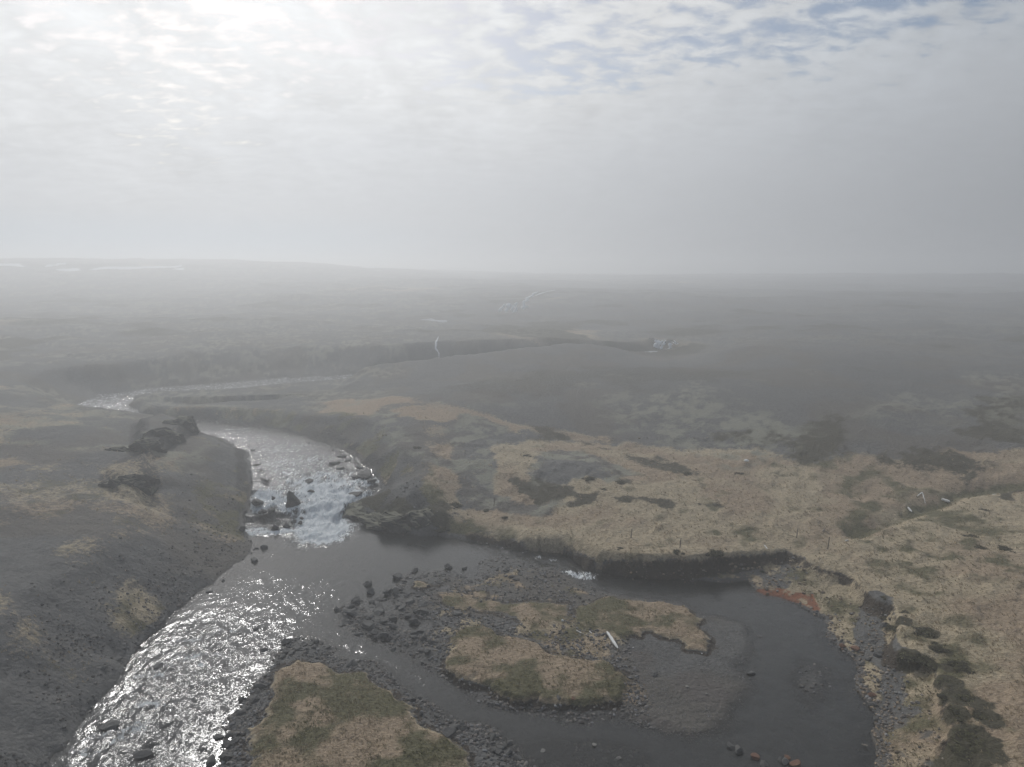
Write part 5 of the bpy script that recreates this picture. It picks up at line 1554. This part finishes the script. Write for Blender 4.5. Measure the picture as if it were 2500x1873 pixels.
def waterfall(label, vw, foot, strands, rocks):
    """strands falling over broken rock, standing on the ground seen at FOOT"""
    root = bpy.data.objects.new("waterfall", None); scene.collection.objects.link(root)
    ox, oy, s = VIEWS[vw]
    d0 = hit(vw, *foot)[1] - 0.5
    def place(px, py, back=0.0):
        X = (ox + px / s) * 0.8848; Yp = (oy + py / s) * 0.8848
        a, b = (X - CX) / FPX, (Yp - CY) / FPX
        dx, dy, dzz = a, cp - b * sp, -sp - b * cp
        t = (d0 + back) / dy
        return Vector((dx * t, dy * t, CAM_H + dzz * t))
    c = place(*foot)
    root.location = c
    for q, (pts, wd) in enumerate(strands):
        link("strand", fall_mesh([tuple(place(*e) - c) for e in pts], wd * 2.2, 500 + q), root)
    for q, (px, py, back, sx, sz) in enumerate(rocks):
        o = place(px, py, back + 0.75 * sx + 0.6) - c
        link("rock_step", B_CRAG[q % len(B_CRAG)], root, o, (0.1 * q, 0, 0.7 * q), (sx, sx * 0.7, sz))
    tag(root, label, "waterfall")
    return root

waterfall("white waterfall over a dark rock step in the far gorge", 'Y3', (1440, 645),
          [([(1425, 568, 0.8), (1428, 600, 0.3), (1425, 640, 0)], 0.8), ([(1450, 570, 0.8), (1447, 604, 0.3), (1445, 642, 0)], 0.9), ([(1475, 572, 0.8), (1468, 606, 0.3), (1470, 640, 0)], 0.7),
           ([(1500, 568, 0.8), (1490, 590, 0.5), (1480, 612, 0.2)], 0.4), ([(1530, 590, 0.6), (1540, 615, 0.2), (1530, 634, 0)], 0.7), ([(1540, 578, 0.8), (1572, 597, 0.3), (1600, 608, 0.1)], 0.35),
           ([(1395, 638, -0.5), (1480, 641, -0.6), (1560, 632, -0.5)], 0.35), ([(1405, 563, 1.0), (1460, 566, 1.0), (1515, 560, 1.0)], 0.32), ([(1560, 568, 0.9), (1585, 590, 0.5), (1600, 600, 0.3)], 0.25),
           ([(1625, 572, 2.0), (1660, 582, 2.0), (1690, 574, 2.0)], 0.4), ([(1620, 560, 2.2), (1650, 562, 2.2), (1680, 560, 2.2)], 0.25), ([(1325, 680, -4.0), (1360, 672, -3.5), (1400, 666, -3.0)], 0.4)],
          [(1440, 605, 1.2, 3.0, 2.6), (1515, 605, 1.0, 2.2, 2.4), (1580, 595, 1.6, 2.6, 2.0), (1390, 600, 1.0, 2.0, 3.0), (1650, 590, 3.2, 2.4, 1.4)])
waterfall("pale cascade half lost in the fog below the skyline", 'Y3', (300, 362),
          [([(262, 290, 1), (238, 320, 0.4), (215, 356, 0)], 1.0), ([(300, 282, 1), (283, 320, 0.4), (272, 358, 0)], 1.3), ([(350, 278, 1), (345, 315, 0.4), (346, 352, 0)], 1.0), ([(404, 262, 1.4), (412, 300, 0.6), (404, 335, 0.2)], 1.2),
           ([(325, 300, 0.8), (318, 335, 0.2), (322, 356, 0)], 0.8), ([(440, 245, 2.5), (425, 270, 1.6), (405, 285, 1)], 0.9), ([(515, 195, 5), (470, 225, 3.5), (435, 250, 2.4)], 1.2), ([(640, 185, 8), (570, 200, 6.5), (500, 225, 4.5)], 0.9)],
          [])

tag(link("stream", drape("stream", [hit('Y2', 1487, 545), hit('Y2', 1470, 590), hit('Y2', 1465, 640), hit('Y2', 1490, 680), hit('Y2', 1508, 720)], 6, 0.55, 0.12, M_STREAM)), "thin white stream running down the far side of the gorge", "stream")
for i, (pts, wd, lab) in enumerate([
    ([('Y1', 0, 212), ('Y1', 70, 216), ('Y1', 150, 214)], 16, "snow patch at the left edge of the far plateau"),
    ([('Y1', 440, 262), ('Y1', 520, 258), ('Y1', 600, 252)], 12, "short snow patch below the plateau's edge"),
    ([('Y1', 700, 258), ('Y1', 850, 240), ('Y1', 1000, 238), ('Y1', 1200, 234), ('Y1', 1400, 224)], 14, "longest snow patch along the far plateau"),
    ([('Y1', 375, 222), ('Y1', 420, 224)], 10, "tiny snow patch left of the longest one"),
    ([('Y1', 440, 212), ('Y1', 515, 210)], 10, "small snow patch on the skyline above the short one"),
    ([('Y1', 1350, 250), ('Y1', 1410, 245)], 8, "tiny snow patch right of the longest one"),
    ([('Y2', 890, 14), ('Y2', 960, 11), ('Y2', 1045, 7)], 10, "lone snow patch on the skyline at centre left")]):
    g3 = [hit(*q) for q in pts]
    tag(link("snow_or_pool", drape("snow_or_pool", g3, 8, wd, 0.9, M_SNOW)), lab, "snow")
M_POND = plain_material("grey_pond", (0.30, 0.31, 0.32, 1), (0.42, 0.43, 0.44, 1), 0.3, 0.85)  # still pool, its pale sky reflection put into a matte grey colour
g3 = [hit('Y2', 1350, 418), hit('Y2', 1430, 418), hit('Y2', 1500, 425), hit('Y2', 1540, 438)]
tag(link("snow_or_pool", drape("snow_or_pool", g3, 8, 5, 0.25, M_POND)), "dull grey pool in mid fog above the thin stream", "snow")

# ------------------------------------------------------------------ haze
def haze_box(x0, x1, y0, y1, z0, z1, density):
    vs = [(x, y, z) for z in (z0, z1) for y in (y0, y1) for x in (x0, x1)]
    fs = [(0, 2, 3, 1), (4, 5, 7, 6), (0, 1, 5, 4), (2, 6, 7, 3), (0, 4, 6, 2), (1, 3, 7, 5)]
    me = bpy.data.meshes.new("haze"); me.from_pydata(vs, [], fs); me.update()
    m, t = new_mat("haze")
    pv = t.n('ShaderNodeVolumePrincipled')
    pv.inputs['Color'].default_value = (0.97, 0.98, 0.99, 1)
    pv.inputs['Density'].default_value = density
    pv.inputs['Anisotropy'].default_value = 0.58
    o_ = t.n('ShaderNodeOutputMaterial')
    t.t.links.new(pv.outputs[0], o_.inputs['Volume'])
    me.materials.append(m)
    return link("haze", me)
top = float(max(T['h'].max() + 3.0, CAM_H + 12))
z_low = float(T['h'].min()) - 2.0
hz = haze_box(-2600, 2600, -2600, 2600, z_low, top, 0.0026)
hz['kind'] = 'stuff'; hz['label'] = "grey fog lying over the valley"; hz['category'] = "fog"
